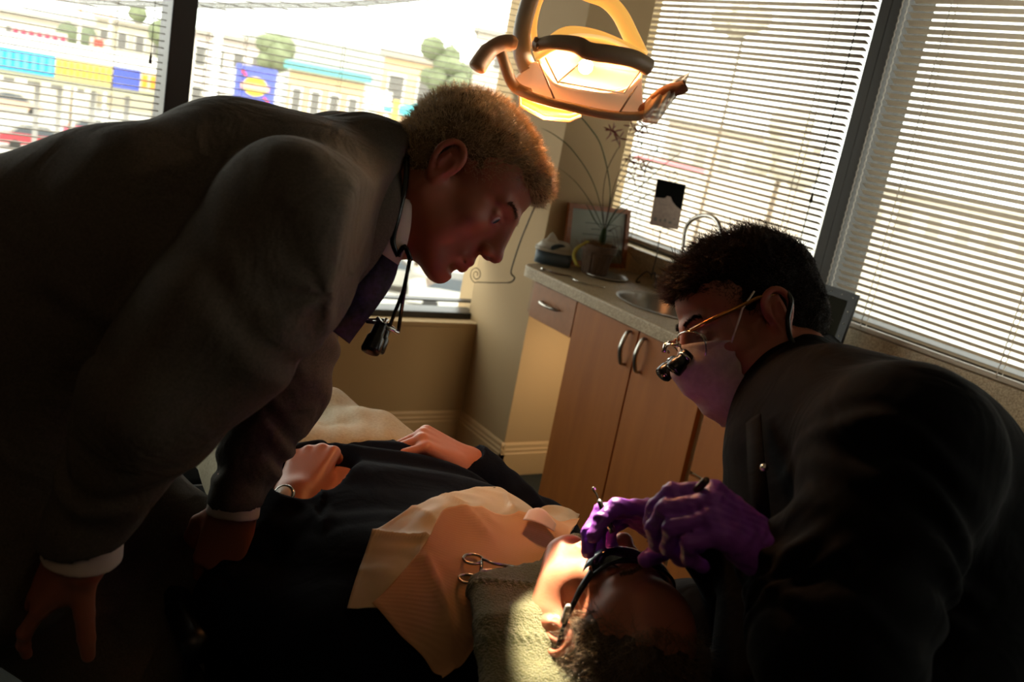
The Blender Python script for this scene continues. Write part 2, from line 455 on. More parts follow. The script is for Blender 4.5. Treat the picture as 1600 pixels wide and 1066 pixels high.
def blind(label, axis, plane, a, b, zlo, zhi, pitch, tilt, cords, wand=None):
    mid = (a + b) / 2; L = b - a
    org = (mid, plane, zlo) if axis == 'x' else (plane, mid, zlo)
    t = thing('venetian_blind', label, 'blind', org, 'venetian blinds over the windows')
    me = slat_mesh(L, axis, tilt); z = zlo + .02; k = 0
    while z < zhi - .03:
        o = bpy.data.objects.new('slat', me); COL.objects.link(o)
        o.location = (mid, plane, z) if axis == 'x' else (plane, mid, z)
        o.location.z += rng.normal(0, .0006); o.rotation_euler = (rng.normal(0, .012), 0, 0) if axis == 'x' else (0, rng.normal(0, .012), 0)
        setp(o, t); z += pitch; k += 1
    def at(u, v, zz): return (u, plane + v, zz) if axis == 'x' else (plane + v, u, zz)
    bm = bmesh.new(); lo = at(a, -.012, zlo - .006); hi = at(b, .012, zlo + .007); bx(bm, lo, hi, .003)
    bm_obj('bottom_rail', bm, M_slat, t)
    bm = bmesh.new(); lo = at(a, -.018, zhi - .03); hi = at(b, .018, zhi); bx(bm, lo, hi, .002); bm_obj('head_rail', bm, M_slat, t)
    for c in cords:           # twisted ladder cords, fore and aft strings crossing at each slat
        parts = []
        for s in (-1, 1):
            pts = []; zz = zlo; i = 0
            while zz < zhi - .02:
                pts.append(at(c + .0016 * s * (1 if i % 2 else -1), s * -.0128, zz)); zz += pitch / 2; i += 1
            parts.append(tube_geo(pts, .0009 if axis == 'x' else .0015, 5))
        V, F = join_geo(parts); mesh_obj('ladder_cord', V, F, M_cord, t, True)
        # rungs seen as small bright knots
    if wand:
        c, z1 = wand
        V, F = join_geo([tube_geo([at(c, -.022, zhi - .02), at(c + .002, -.022, z1), at(c + .004, -.022, z1 - .25 if axis == 'y' else z1 - .002)], .0018 if axis == 'y' else .0012, 6),
                         tube_geo([at(c + .002, -.022, z1 + .002), at(c + .002, -.022, z1 - .006), at(c + .002, -.022, z1 - .03)], [.002, .004, .0062], 8)])
        mesh_obj('pull_cord', V, F, M_wand, t, True)
    return t
YB = YA + .005
def ax(px, py): return onY(px, py, YB)[0]
blind('white blind with level slats left of the dark bronze mullion', 'x', YB, -0.75, mxl - .012, .845, 2.33, .0226, -4,
      [ax(175, 130), -.45], (ax(232, 90), onY(232, 84, YB)[2]))
blind('white blind with level slats between bronze mullion and beige column', 'x', YB, mxr + .012, 2.14, .845, 2.33, .0226, -4,
      [ax(385, 60), ax(540, 60), ax(325, 60), 1.9])
XB = XW + .006
def by(px, py): return onX(px, py, XB)[1]
blind('half closed white blind behind the orchid, ending above the sink ledge', 'y', XB, mr1 + .012, YA + .03, onX(1015, 383, XB)[2], 2.33, .0211, 24,
      [by(1290, 100), by(1058, 60), 3.3], (by(1305, 200), onX(1262, 300, XB)[2]))
blind('half closed white blind right of the grey mullion, touching the speckled backsplash', 'y', XB, -.9, mr0 - .035, 1.006, 2.33, .0211, 30,
      [by(1465, 100), by(1400, 60), by(1570, 560), .3], (by(1400, 60) + .03, 1.02))

# ------------------------------------------------------------ countertop with sink, backsplash
yl = onX(815, 412, XE)[1]
pts = []
R_ = .07
pts += [(XW, yl + .02), (XE + R_, yl + .02)]
for i in range(7):
    a = math.pi / 2 + i / 6 * math.pi / 2; pts.append((XE + R_ + R_ * math.cos(a), yl + .02 - R_ + R_ * math.sin(a)))
pts += [(XE, -1.2), (XW, -1.2)]
bm = bmesh.new()
f = bm.faces.new([bm.verts.new((x, y, ZC - .04)) for x, y in pts])
r = bmesh.ops.extrude_face_region(bm, geom=[f])
for v in r['geom']:
    if isinstance(v, bmesh.types.BMVert): v.co.z = ZC
es = [e for e in bm.edges if all(abs(v.co.z - ZC) < 1e-6 for v in e.verts)]
bmesh.ops.bevel(bm, geom=es, offset=.006, segments=2, affect='EDGES', profile=.5)
ct = bm_obj('countertop', bm, M_lam)
sc = onZ(1000, 458, ZC); SX, SY = 2.235, 2.39
bm = bmesh.new(); bmesh.ops.create_cone(bm, cap_ends=True, segments=48, radius1=1, radius2=1, depth=.2)
for v in bm.verts: v.co = Vector((v.co.x * .165 + SX, v.co.y * .19 + SY, v.co.z + ZC))
cut = bm_obj('cutter', bm)
md = ct.modifiers.new('b', 'BOOLEAN'); md.object = cut; md.operation = 'DIFFERENCE'; md.solver = 'EXACT'
bpy.context.view_layer.update()
dg = bpy.context.evaluated_depsgraph_get()
me = bpy.data.meshes.new_from_object(ct.evaluated_get(dg)); ct.modifiers.clear(); ct.data = me
bpy.data.objects.remove(cut)
tag(ct, 'long speckled beige laminate countertop with rounded end by the column', 'countertop')
t = thing('sink', 'oval stainless steel sink set into the speckled countertop', 'sink', (SX, SY, ZC - .14))
prof = [(1.06, .0035), (1.0, .004), (.985, -.004), (.95, -.06), (.86, -.115), (.6, -.135), (.12, -.14)]
V = [];n = 40
for r_, z in prof:
    for j in range(n):
        a = 2 * math.pi * j / n; V.append((SX + .165 * r_ * math.cos(a), SY + .19 * r_ * math.sin(a), ZC + z))
F = [(i * n + j, i * n + (j + 1) % n, (i + 1) * n + (j + 1) % n, (i + 1) * n + j) for i in range(len(prof) - 1) for j in range(n)]
mesh_obj('basin', V, F, M_steel, t, True)
lathe('drain', [(.03, 0), (.024, .003), (.01, .001), (.0, .001)], M_chrome, t, 16, Matrix.Translation((SX, SY, ZC - .141)))
fx = 2.43
t = thing('faucet', 'arched chrome gooseneck faucet behind the dentist, before the blind', 'faucet', (fx, SY, ZC))
pf = [onX(1060, 420, fx), onX(1066, 395, fx), onX(1074, 352, fx), onX(1098, 337, fx), onX(1120, 345, fx), onX(1130, 375, fx)]
base = np.array([fx, pf[0][1], ZC])
sp = spline([base, base + [0, 0, .08], pf[1], pf[2], pf[3], pf[4], pf[5]], 6)
tube('spout', sp, .0085, M_chrome, t, 10)
lathe('base', [(.026, 0), (.026, .012), (.016, .02), (.013, .05)], M_chrome, t, 18, Matrix.Translation(tuple(base)), close=True)
for s in (-1, 1):
    tube('handle', [base + [0, s * .07, 0], base + [0, s * .07, .035], base + [-.03, s * .075, .045]], [.012, .01, .006], M_chrome, t, 8)
t = thing('backsplash', 'low speckled laminate backsplash under the right hand blind', 'backsplash', (XW - .02, 1, ZC))
box('panel', (XW - .019, -1.2, ZC), (XW - .001, yl + .02, .998), M_lam, t, .003)

# ------------------------------------------------------------ base cabinets
yd0 = onX(903, 470, XD)[1]; yd1 = onX(1000, 515, XD)[1]; yd2 = onX(1095, 637, XD)[1]
ydl = onX(836, 440, XD)[1]
ztop = ZC - .042
def bow_handle(a, b, out, parent, name='handle', r=.0065):
    a = np.array(a); b = np.array(b); out = np.array(out)
    m = (a + b) / 2
    p = spline([a, a + out * .55 + (b - a) * .06, m + out, b + out * .55 - (b - a) * .06, b], 6)
    V, F = tube_geo(p, [r * (0.8 + .5 * math.sin(math.pi * i / (len(p) - 1))) for i in range(len(p))], 10, True, (1.0, .75), (0, 1, 0))
    mesh_obj(name, V, F, M_steel, parent, True)
# hanging drawer over the knee space
t = thing('drawer_unit', 'small maple drawer unit hung over the knee space beside the column', 'cabinet', (XD + .2, (yd0 + ydl) / 2, .72))
zb = onX(832, 497, XD)[2]
box('body', (XD + .02, yd0 + .002, zb + .004), (XW, ydl + .045, ztop), mat('drawer_case', 'a5825a', .5), t, .002)
dr = box('drawer', (XD, yd0 + .004, zb), (XD + .019, ydl, ztop - .006), mat('pinkish_maple', 'b07850', .45, noise=(30, '9a6640', .6)), t, .002)
hy, hz = (ydl + yd0) / 2 + .012, (zb + ztop) / 2 + .005
bow_handle((XD, hy + .055, hz), (XD, hy - .055, hz), (-.026, 0, 0), dr)
def cabinet(label, y_a, y_b, fronts, edge=True):
    """fronts: list of (name, ylo, yhi, zlo, zhi, handle)"""
    t = thing('base_cabinet', label, 'cabinet', ((XD + XW) / 2, (y_a + y_b) / 2, 0), 'maple base cabinets under the counter')
    box('carcass', (XD + .02, y_a + .001, .10), (XW - .002, y_b - .001, ZC - .15), M_edge, t, .001)
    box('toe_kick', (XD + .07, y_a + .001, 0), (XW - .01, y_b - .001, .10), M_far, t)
    for nm, ya, yb, za, zb_, hd in fronts:
        d = box(nm, (XD, ya, za), (XD + .019, yb, zb_), M_wood, t, .0015)
        if hd == 'L': bow_handle((XD, ya + .035, .845), (XD, ya + .035, .735), (-.03, 0, 0), d)
        if hd == 'R': bow_handle((XD, yb - .035, .845), (XD, yb - .035, .735), (-.03, 0, 0), d)
        if hd == 'H': bow_handle((XD, (ya + yb) / 2 + .055, zb_ - .05), (XD, (ya + yb) / 2 - .055, zb_ - .05), (-.026, 0, 0), d)
    return t
cabinet('two door maple base cabinet below the sink', yd2, yd0,
        [('door', yd1 + .0035, yd0 - .001, .13, ztop - .006, 'L'), ('door', yd2 + .012, yd1 - .0035, .13, ztop - .006, 'R')])
zd = onX(1115, 762, XD)[2]
yc = yd2 - .005
box_w = [(.50, 'drawer'), (.50, 'drawer')]
cabinet('maple drawer cabinet right of the sink doors, behind the dentist', yc - .52, yc - .004,
        [('drawer', yc - .515, yc - .014, zd + .006, ztop - .006, None), ('drawer', yc - .515, yc - .014, .13, zd - .006, None)])
ye = yc - .53
cabinet('maple base cabinet at the near end of the counter', ye - .55, ye,
        [('drawer', ye - .545, ye - .005, .62, ztop - .006, 'H'), ('door', ye - .545, ye - .005, .13, .61, 'R')])

# strip light added under the drawer unit just to brighten the column front
t = thing('added_fill_strip', 'short warm strip light added under the drawer unit to brighten the column', 'light', (2.25, 2.84, zb - .01))
box('housing', (2.14, yd0 + .03, zb - .016), (2.40, yd0 + .07, zb + .002), M_edge, t, .002)
box('tube', (2.16, yd0 + .036, zb - .020), (2.38, yd0 + .064, zb - .014), mat('added_strip_glow', 'ffe0b0', .5, emit=((1, .78, .5), 1.0)), t, .002)
d = bpy.data.lights.new('strip', 'AREA'); d.shape = 'RECTANGLE'; d.size = .24; d.size_y = .03; d.energy = 2.6; d.color = (1, .8, .55)
o = bpy.data.objects.new('strip', d); COL.objects.link(o); o.location = (2.27, yd0 + .05, zb - .024); o.rotation_euler = (math.radians(25), 0, 0)
# ------------------------------------------------------------ the street outside, seen through the blinds
GZ = -7.0
def om(name, h, r=.8): return mat(name, h, r)
M_asph = mat('pale_asphalt', 'b8b4ac', .9, noise=(0.6, 'a39f97', .5))
gr = box('ground', (-120, 4.2, GZ - .3), (160, 190, GZ), M_asph); gr['kind'] = 'structure'
gr2 = box('ground_side', (3.2, -60, GZ - .3), (160, 4.2, GZ), M_asph); gr2['kind'] = 'structure'
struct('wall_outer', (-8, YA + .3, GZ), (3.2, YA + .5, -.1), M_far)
class Fac:
    """a frame facing the window: u along the front, n towards the room"""
    def __init__(s, px, py, d):
        s.o = P(px, py, d); h = s.o[:2] - EYE[:2]; n = -h / np.linalg.norm(h)
        s.n = np.array([n[0], n[1], 0]); s.u = np.array([-n[1], n[0], 0]); s.dist = np.linalg.norm(h)
        if s.u @ RC[0] < 0: s.u = -s.u
    def co(s, px, py):          # (u, z) of the picture point on the front plane
        r = ray(px, py); t = ((s.o - EYE) @ s.n) / (r @ s.n); q = EYE + r * t
        return (q - s.o) @ s.u, q[2]
    def M(s): return frame_mat((s.o[0], s.o[1], 0), s.u, -s.n, (0, 0, 1))
def fbox(f, name, u0, u1, z0, z1, d0, d1, m, parent=None, bevel=0.0):
    bm = bmesh.new(); bx(bm, (u0, d0, z0), (u1, d1, z1), bevel, f.M()); return bm_obj(name, bm, m, parent)
def rect(f, a, b):
    (u0, z0), (u1, z1) = f.co(*a), f.co(*b); return min(u0, u1), max(u0, u1), min(z0, z1), max(z0, z1)
def building(px0, px1, ytop, d, col, label, depth=8, nwin=5, rows=1, wcol='6d6a66', roof='9d968c', zwin=None):
    f = Fac((px0 + px1) / 2, ytop, d); u0, _ = f.co(px0, ytop); u1, _ = f.co(px1, ytop); zt = f.o[2]
    t = thing('building', label, 'building', (f.o[0], f.o[1], GZ), 'buildings across the street')
    M1 = om('facade', col); fbox(f, 'wall', u0, u1, GZ, zt, 0, depth, M1, t)
    fbox(f, 'roof', u0 - .3, u1 + .3, zt, zt + .35, -.3, depth + .3, om('roof_edge', roof), t)
    W_ = (u1 - u0) / nwin; wm_ = om('window_shade', wcol, .3)
    for r_ in range(rows):
        z1 = zt - .8 - r_ * 3.0; z0 = z1 - 1.6
        for i in range(nwin):
            w = fbox(f, 'window', u0 + W_ * (i + .2), u0 + W_ * (i + .8), z0, z1, -.08, .1, M_trimw, t)
            fbox(f, 'pane', u0 + W_ * (i + .2) + .08, u0 + W_ * (i + .8) - .08, z0 + .08, z1 - .08, -.1, 0, wm_, w)
    return f, t
M_trimw = om('white_trim', 'e6e2da')
building(-120, 150, 22, 78, 'c9bfae', 'low cream shop row with a red lettered sign across the street', 10, 7, 2)
building(150, 262, 40, 92, 'b5ad98', 'grey green shop block beside the red lettered shop row', 9, 4, 2)
building(300, 420, 62, 74, 'c4b8b0', 'pinkish grey block behind the blue pole sign', 9, 4, 2)
building(452, 572, 118, 48, 'd0b088', 'tan building with a teal roof edge across the street', 8, 4, 1, roof='5f9ea0')
building(600, 742, 100, 50, 'd8b490', 'peach two storey building with large grey windows', 8, 3, 2)
building(745, 850, 60, 70, 'c8c0b4', 'pale block behind the examination lamp across the street', 8, 4, 2)
# hills
def hill(label, px0, px1, ys, d, col):
    V = [];F = []; n = len(ys)
    for i, y in enumerate(ys):
        px = px0 + (px1 - px0) * i / (n - 1); top = P(px, y, d); b = np.array([top[0], top[1], GZ - 1]); h = unit([top[0], top[1], 0])
        V += [b - h * 12, top, b + h * 25]
    for i in range(n - 1):
        a = 3 * i; F += [(a, a + 3, a + 4, a + 1), (a + 1, a + 4, a + 5, a + 2)]
    o = mesh_obj('hill', V, F, mat('hill_scrub', col, .95, noise=(.2, '8d8d80', .5)), None, True)
    return tag(o, label, 'hill')
hill('low grey ridge far behind the buildings', -150, 900, [0, 8, 14, 26, 38, 62, 50, 66, 84, 100, 96, 112], 160, '9b9a92')
# canopy of the shop nearer the window with coloured fascia pieces
f = Fac(120, 100, 34)
t = thing('shop_canopy', 'long white canopy with cyan, yellow and blue fascia pieces outside', 'canopy', (f.o[0], f.o[1], GZ))
u0, u1, z0, z1 = rect(f, (-60, 76), (262, 136)); zf0, zf1 = f.co(40, 96)[1] - .36, f.co(40, 96)[1] + .36
fbox(f, 'roof_slab', f.co(-80, 90)[0], f.co(262, 110)[0], zf1, zf1 + .35, -.1, 5, M_trimw, t)
fbox(f, 'soffit', f.co(-80, 90)[0], f.co(262, 110)[0], zf0 - .25, zf0, -.05, 5, om('soffit_olive', 'b0ac90'), t)
def band(nm, a, b, col, lets=0, lcol=None):
    ua, ub = f.co(a, 100)[0], f.co(b, 100)[0]
    q = fbox(f, nm, ua, ub, zf0, zf1, -.18, .0, om(nm + '_paint', col), t)
    for i in range(lets):
        w = (ub - ua) / lets
        fbox(f, 'raised_letter', ua + w * (i + .18), ua + w * (i + .8), zf0 + .12, zf1 - .12, -.26, -.17, om('letter', lcol), q, .03)
band('cyan_fascia', -60, 86, '2fa3dc', 11, '58c8f0'); band('yellow_fascia', 87, 176, 'cfb978', 9, 'e0c640')
band('blue_fascia', 178, 220, '4250b8'); band('white_fascia', 221, 262, 'ccc4a8', 3, 'e08a2a')
for px in (-30, 60, 96, 150, 205):
    u = f.co(px, 100)[0]; fbox(f, 'post', u - .09, u + .09, GZ, zf0 - .2, .5, .7, om('post_grey', '8b8884'), t)
f2 = Fac(62, 60, 44)
t = thing('shop_sign', 'pale panel with pinkish red raised letters above the canopy', 'sign', f2.o)
a = rect(f2, (18, 50), (104, 74)); fbox(f2, 'panel', a[0], a[1], f2.co(60, 76)[1], f2.co(60, 46)[1], 0, .3, om('sign_panel', 'd9c2bb'), t)
for i in range(7):
    w = (a[1] - a[0]) / 7; zz = f2.co(60, 61)[1]
    fbox(f2, 'letter', a[0] + w * (i + .15), a[0] + w * (i + .8), zz - .32, zz + .32, -.1, 0, om('red_letter', 'c4405a'), t, .03)
f2 = Fac(154, 68, 42)
t = thing('small_shop_sign', 'small square red sign right of the lettered shop sign', 'sign', f2.o)
a = rect(f2, (141, 58), (167, 76)); fbox(f2, 'panel', a[0], a[1], a[2], a[3], 0, .2, om('sign_panel2', 'd8b8ac'), t)
fbox(f2, 'post', (a[0] + a[1]) / 2 - .08, (a[0] + a[1]) / 2 + .08, GZ, a[2], .02, .14, M_trimw, t)
fbox(f2, 'emblem', a[0] + .15, a[1] - .15, (a[2] + a[3]) / 2 - .15, (a[2] + a[3]) / 2 + .15, -.06, 0, om('red_emblem', 'c8483c'), t, .03)
f2 = Fac(150, 18, 40)
a = rect(f2, (120, 8), (180, 30)); o = fbox(f2, 'orange_lit_sign', a[0], a[1], a[2] + .15, a[3] - .15, -1, .4, om('lit_sign_orange', 'f0a23c'))  # sign lit orange, its glow put into the base colour
tag(o, 'bright orange lit sign high on the cream shop row', 'awning')
V_ = f2.co(125, 20)[0]
for px in (126, 174):
    u_ = f2.co(px, 20)[0]; fbox(f2, 'lit_sign_post', u_ - .06, u_ + .06, GZ, a[2] + .3, .1, .25, M_trimw, o)
# pole sign
f = Fac(397, 134, 30)
t = thing('pole_sign', 'blue violet pole sign with a yellow and red emblem in a white frame', 'sign', (f.o[0], f.o[1], GZ))
a = rect(f, (352, 97), (442, 177)); fbox(f, 'cabinet_frame', a[0] + .1, a[1] - .1, a[2] + .12, a[3] - .12, .05, .5, M_trimw, t)
b = (f.co(366, 135)[0], f.co(431, 135)[0], f.co(398, 166)[1], f.co(398, 104)[1])
fc = fbox(f, 'sign_face', b[0], b[1], b[2], b[3], -.02, .06, om('violet_blue', '5560c8'), t)
cx_, cz_ = (b[0] + b[1]) / 2, (b[2] + b[3]) / 2; w_, h_ = b[1] - b[0], b[3] - b[2]
bm = bmesh.new(); bmesh.ops.create_cone(bm, cap_ends=True, segments=28, radius1=1, radius2=1, depth=.06)
for v in bm.verts: v.co = f.M() @ Vector((cx_ + v.co.x * w_ * .30, -.05 + v.co.z, cz_ + v.co.y * h_ * .24))
bm_obj('yellow_disc', bm, om('emblem_yellow', 'e8c53a'), fc)
fbox(f, 'emblem_band', cx_ - w_ * .36, cx_ + w_ * .36, cz_ - h_ * .09, cz_ + h_ * .07, -.11, -.08, om('emblem_band', 'c99a90'), fc, .02)
for s in (-1, 1):
    bm = bmesh.new(); bx(bm, (-w_ * .09, -.1, -h_ * .035), (w_ * .09, -.07, h_ * .035), .02, f.M() @ Matrix.Translation((cx_ + s * w_ * .3, 0, cz_ - s * h_ * .3)) @ Matrix.Rotation(math.radians(42), 4, 'Y'))
    bm_obj('red_mark', bm, om('emblem_red', 'd2486a'), fc)
b2 = (f.co(366, 175)[0], f.co(418, 175)[0], f.co(398, 190)[1], f.co(398, 171)[1])
lf = fbox(f, 'lower_face', b2[0], b2[1], b2[2], b2[3], -.02, .1, om('sign_orange', 'e07a3a'), t)
fbox(f, 'yellow_strip', b2[0] + .2, b2[1] - .1, (b2[2] + b2[3]) / 2, b2[3] - .03, -.05, .0, om('strip_yellow', 'f0c040'), lf)
for u in (a[0] + .25, a[1] - .25): fbox(f, 'post', u - .1, u + .1, GZ, a[2] + .2, .1, .4, M_trimw, t)
f = Fac(338, 90, 27); u = 0
t = thing('light_pole', 'tall white lamp post left of the blue violet sign', 'pole', (f.o[0], f.o[1], GZ))
V, F = tube_geo([(f.o[0], f.o[1], GZ), (f.o[0], f.o[1], 3.6)], [.15, .11], 10); mesh_obj('shaft', V, F, om('pole_white', 'f0efe9'), t, True)
fbox(f, 'lamp_head', -.9, .2, 3.55, 3.75, -.2, .2, M_trimw, t, .04)
fbox(f, 'base', -.3, .3, GZ, GZ + .5, -.3, .3, M_trimw, t, .03)
# overhead wires
f = Fac(500, 15, 26)
pts = [f.M() @ Vector((f.co(px, y)[0], 0, f.co(px, y)[1])) for px, y in ((-60, -30), (120, 4), (300, 10), (340, 12), (400, 11), (500, 11), (600, 5), (760, -12))]
V, F = join_geo([tube_geo([tuple(np.array(p) + np.array([0, 0, dz])) for p in spline([tuple(p) for p in pts], 4)], .045, 6) for dz in (0, .1)])
tag(mesh_obj('overhead_cable', V, F, om('cable_grey', '6f6e6a'), None, True), 'thick grey overhead cable crossing above the street', 'cable')
# white board sign, yellow post, parasol
f = Fac(590, 156, 28)
t = thing('white_sign', 'white rectangular sign board near the yellow post', 'sign', (f.o[0], f.o[1], GZ))
a = rect(f, (572, 138), (609, 176)); fbox(f, 'board', a[0], a[1], a[2], a[3], 0, .25, M_trimw, t, .02)
for u in (a[0] + .1, a[1] - .1): fbox(f, 'leg', u - .05, u + .05, GZ, a[2], .05, .15, M_trimw, t)
f = Fac(617, 178, 24)
t = thing('yellow_post', 'short thick yellow post outside by the teal parasol', 'post', (f.o[0], f.o[1], GZ))
w_ = abs(f.co(612, 178)[0] - f.co(622, 178)[0]); fbox(f, 'post', -w_ / 2, w_ / 2, GZ, f.co(617, 156)[1], -.1, .1, om('post_yellow', 'ecc45a'), t, .03)
fbox(f, 'foot', -w_ * .8, w_ * .8, GZ, GZ + .15, -.2, .2, M_trimw, t, .02)
f = Fac(648, 170, 26)
t = thing('parasol', 'teal and blue parasol standing outside across the lot', 'parasol', (f.o[0], f.o[1], GZ))
lathe('canopy', [(.0, f.co(648, 162)[1]), (.25, f.co(648, 163)[1] - .05), (.9, f.co(648, 172)[1] - .1), (.88, f.co(648, 172)[1] - .16)], om('teal_canvas', '4fb3ba'), t, 8, Matrix.Translation((f.o[0], f.o[1], 0)))
V, F = tube_geo([(f.o[0], f.o[1], GZ), (f.o[0], f.o[1], f.co(648, 163)[1])], .03, 8); mesh_obj('pole', V, F, M_trimw, t, True)
# trees
def tree(px, py, d, r, label, col='7f8768'):
    c = P(px, py, d); t = thing('tree', label, 'tree', (c[0], c[1], GZ), 'trees across the street')
    V, F = tube_geo([(c[0], c[1], GZ), (c[0] + .1, c[1], c[2] - r * .2)], [r * .12, r * .06], 8)
    mesh_obj('trunk', V, F, om('bark', '6b5a48'), t, True)
    bm = bmesh.new()
    for i in range(9):
        o_ = rng.normal(0, r * .4, 3); q = bmesh.ops.create_icosphere(bm, subdivisions=2, radius=r * rng.uniform(.4, .62))
        for v in q['verts']: v.co = v.co * (1 + .12 * math.sin(v.co.x * 9 / r + i) * math.cos(v.co.y * 8 / r)) + Vector(c + o_)
    bm_obj('crown', bm, mat('leaves', col, .9, noise=(2, '5d6448' if col[0] in '57' else 'b0a898', .5)), t, smooth=True)
tree(118, 66, 52, 1.2, 'dark green tree between the two red shop signs', '5d6450')
tree(424, 78, 64, 1.5, 'olive tree behind the blue violet pole sign')
tree(250, 60, 60, 1.3, 'loose tree by the dark bronze mullion')
tree(700, 110, 42, 1.0, 'low olive tree by the peach building')
# cars
def car(px, py, d, col, label, yaw=0.0, L=4.3):
    c = onZ(px, py, GZ); f = Fac(px, py, d); c = np.array([f.o[0], f.o[1], GZ])
    t = thing('car', label, 'car', c, 'cars parked outside')
    M = Matrix.Translation(tuple(c)) @ Matrix.Rotation(yaw + math.atan2(f.u[1], f.u[0]), 4, 'Z')
    pr = [(-L / 2, .35), (-L / 2, .8), (-L * .42, .95), (-L * .26, 1.0), (L * .2, .98), (L * .46, .85), (L / 2, .7), (L / 2, .35)]
    cb = [(-L * .36, .95), (-L * .22, 1.42), (L * .1, 1.45), (L * .27, .97)]
    def ext(nm, pf, hw, m, ins=0.0, parent=t):
        V = [M @ Vector((x, s * (hw - (ins if z > 1.2 else 0)), z)) for s in (-1, 1) for x, z in pf]; k = len(pf)
        F = [(i, (i + 1) % k, k + (i + 1) % k, k + i) for i in range(k)] + [tuple(range(k))[::-1], tuple(range(k, 2 * k))]
        return mesh_obj(nm, V, F, m, parent)
    paint = mat('car_paint', col, .3, coat=.5)
    ext('body', pr, .88, paint); ext('cabin', cb, .8, om('car_glass', '3b4248', .15), .12)
    for sx in (-.3, .31):
        for sy in (-.8, .8):
            lathe('wheel', [(0, -.1), (.2, -.1), (.32, -.08), (.32, .08), (.2, .1), (0, .1)], om('tyre', '2b2a29'), t, 14,
                  M @ Matrix.Translation((sx * L, sy, .32)) @ Matrix.Rotation(math.pi / 2, 4, 'X'))
    return t
def dist_ground(px, py):
    return (onZ(px, py, GZ) - EYE) @ RC[2]
for px, py, col, lab, yw in [(60, 236, 'b02a38', 'dark red car parked in front of the shop canopy', .05), (150, 222, 'c05068', 'rose coloured car right of the dark red car', .1),
                             (20, 176, 'c8a58c', 'tan van like car at the far left of the lot', 0), (215, 262, 'e8e6e0', 'white car below the rose coloured car', .2),
                             (590, 448, '9b9890', 'grey car seen under the chin of the standing man', .1), (690, 405, '8b8a86', 'darker grey car farther out right of the first grey car', .1),
                             (720, 490, 'b8b6b0', 'pale silver car low in the far window', .1), (560, 215, 'dedcd6', 'white car behind the back of the standing man', .4)]:
    car(px, py, dist_ground(px, py), col, lab, yw)
# through the side window
f, t = building(1040, 1290, 214, 60, 'd8c8b8', 'brownish brick block seen through the side blind', 8, 6, 1, wcol='a39a90')
building(1300, 1760, 330, 60, 'd4ccc0', 'long grey block seen through the right hand blind', 8, 9, 1, wcol='a39a90')
f2 = Fac(1065, 255, 30)
t = thing('banner', 'pale red banner board seen through the side blind', 'sign', (f2.o[0], f2.o[1], GZ))
a = rect(f2, (990, 252), (1100, 276)); fbox(f2, 'board', a[0], a[1], a[2] + .1, a[3] + .2, 0, .15, om('banner_pink', 'd87880'), t)
for u in (a[0] + .2, a[1] - .2): fbox(f2, 'leg', u - .06, u + .06, GZ, a[2] + .1, .03, .12, M_trimw, t)
tree(1160, 40, 22, .5, 'dark trunked tree seen through the middle of the side blind', 'cfc6b8')
tree(1225, 235, 34, 1.3, 'spreading tree left of the grey mullion', 'cdc4b6')
for px, py, col, lab, yw in [(1180, 300, 'b8c8e0', 'light blue car seen through the side blind', .2), (1500, 400, '9fb8d8', 'blue car seen through the right hand blind', .1),
                             (1420, 380, 'd8d4cc', 'cream car left of the blue one through the right hand blind', .1), (1230, 330, 'c05048', 'red car low behind the dentist, through the side blind', .1)]:
    car(px, py, dist_ground(px, py), col, lab, yw)
# ------------------------------------------------------------ anatomy: heads, hands, hair
def cdir(r, d, f=0.0): return unit(np.array([r, d, f]) @ RC)        # direction given as right / down / away seen by the eye
class Frame:
    """x = own right, y = forward, z = up"""
    def __init__(s, o, fwd, up, sc=1.0):
        s.o = np.asarray(o, float); s.y = unit(fwd); z = np.asarray(up, float); s.z = unit(z - s.y * (z @ s.y)); s.x = np.cross(s.y, s.z); s.sc = sc
        s.A = np.stack([s.x, s.y, s.z], 1)
    def __call__(s, x, y, z): return s.o + s.A @ (np.array([x, y, z]) * s.sc)
    def inv(s, X): return (X - s.o) @ s.A / s.sc
    def mw(s): return frame_mat(s.o, s.x * s.sc, s.y * s.sc, s.z * s.sc)
def xf(prims, Fm):
    out = []
    for p in prims:
        if p[0] == 'rc': out.append(('rc', Fm(*p[1]), Fm(*p[2]), p[3] * Fm.sc, p[4] * Fm.sc, p[5] * Fm.sc, p[6]))
        elif p[0] == 'el': out.append(('el', Fm(*p[1]), p[2] * Fm.sc, Fm.A @ p[3], None, p[5] * Fm.sc, p[6]))
        else: out.append(('hs', Fm(*p[1]), Fm.A @ p[2], None, None, p[5], True))
    return out
def rotA(ax, deg):
    return np.array(Matrix.Rotation(math.radians(deg), 3, ax))
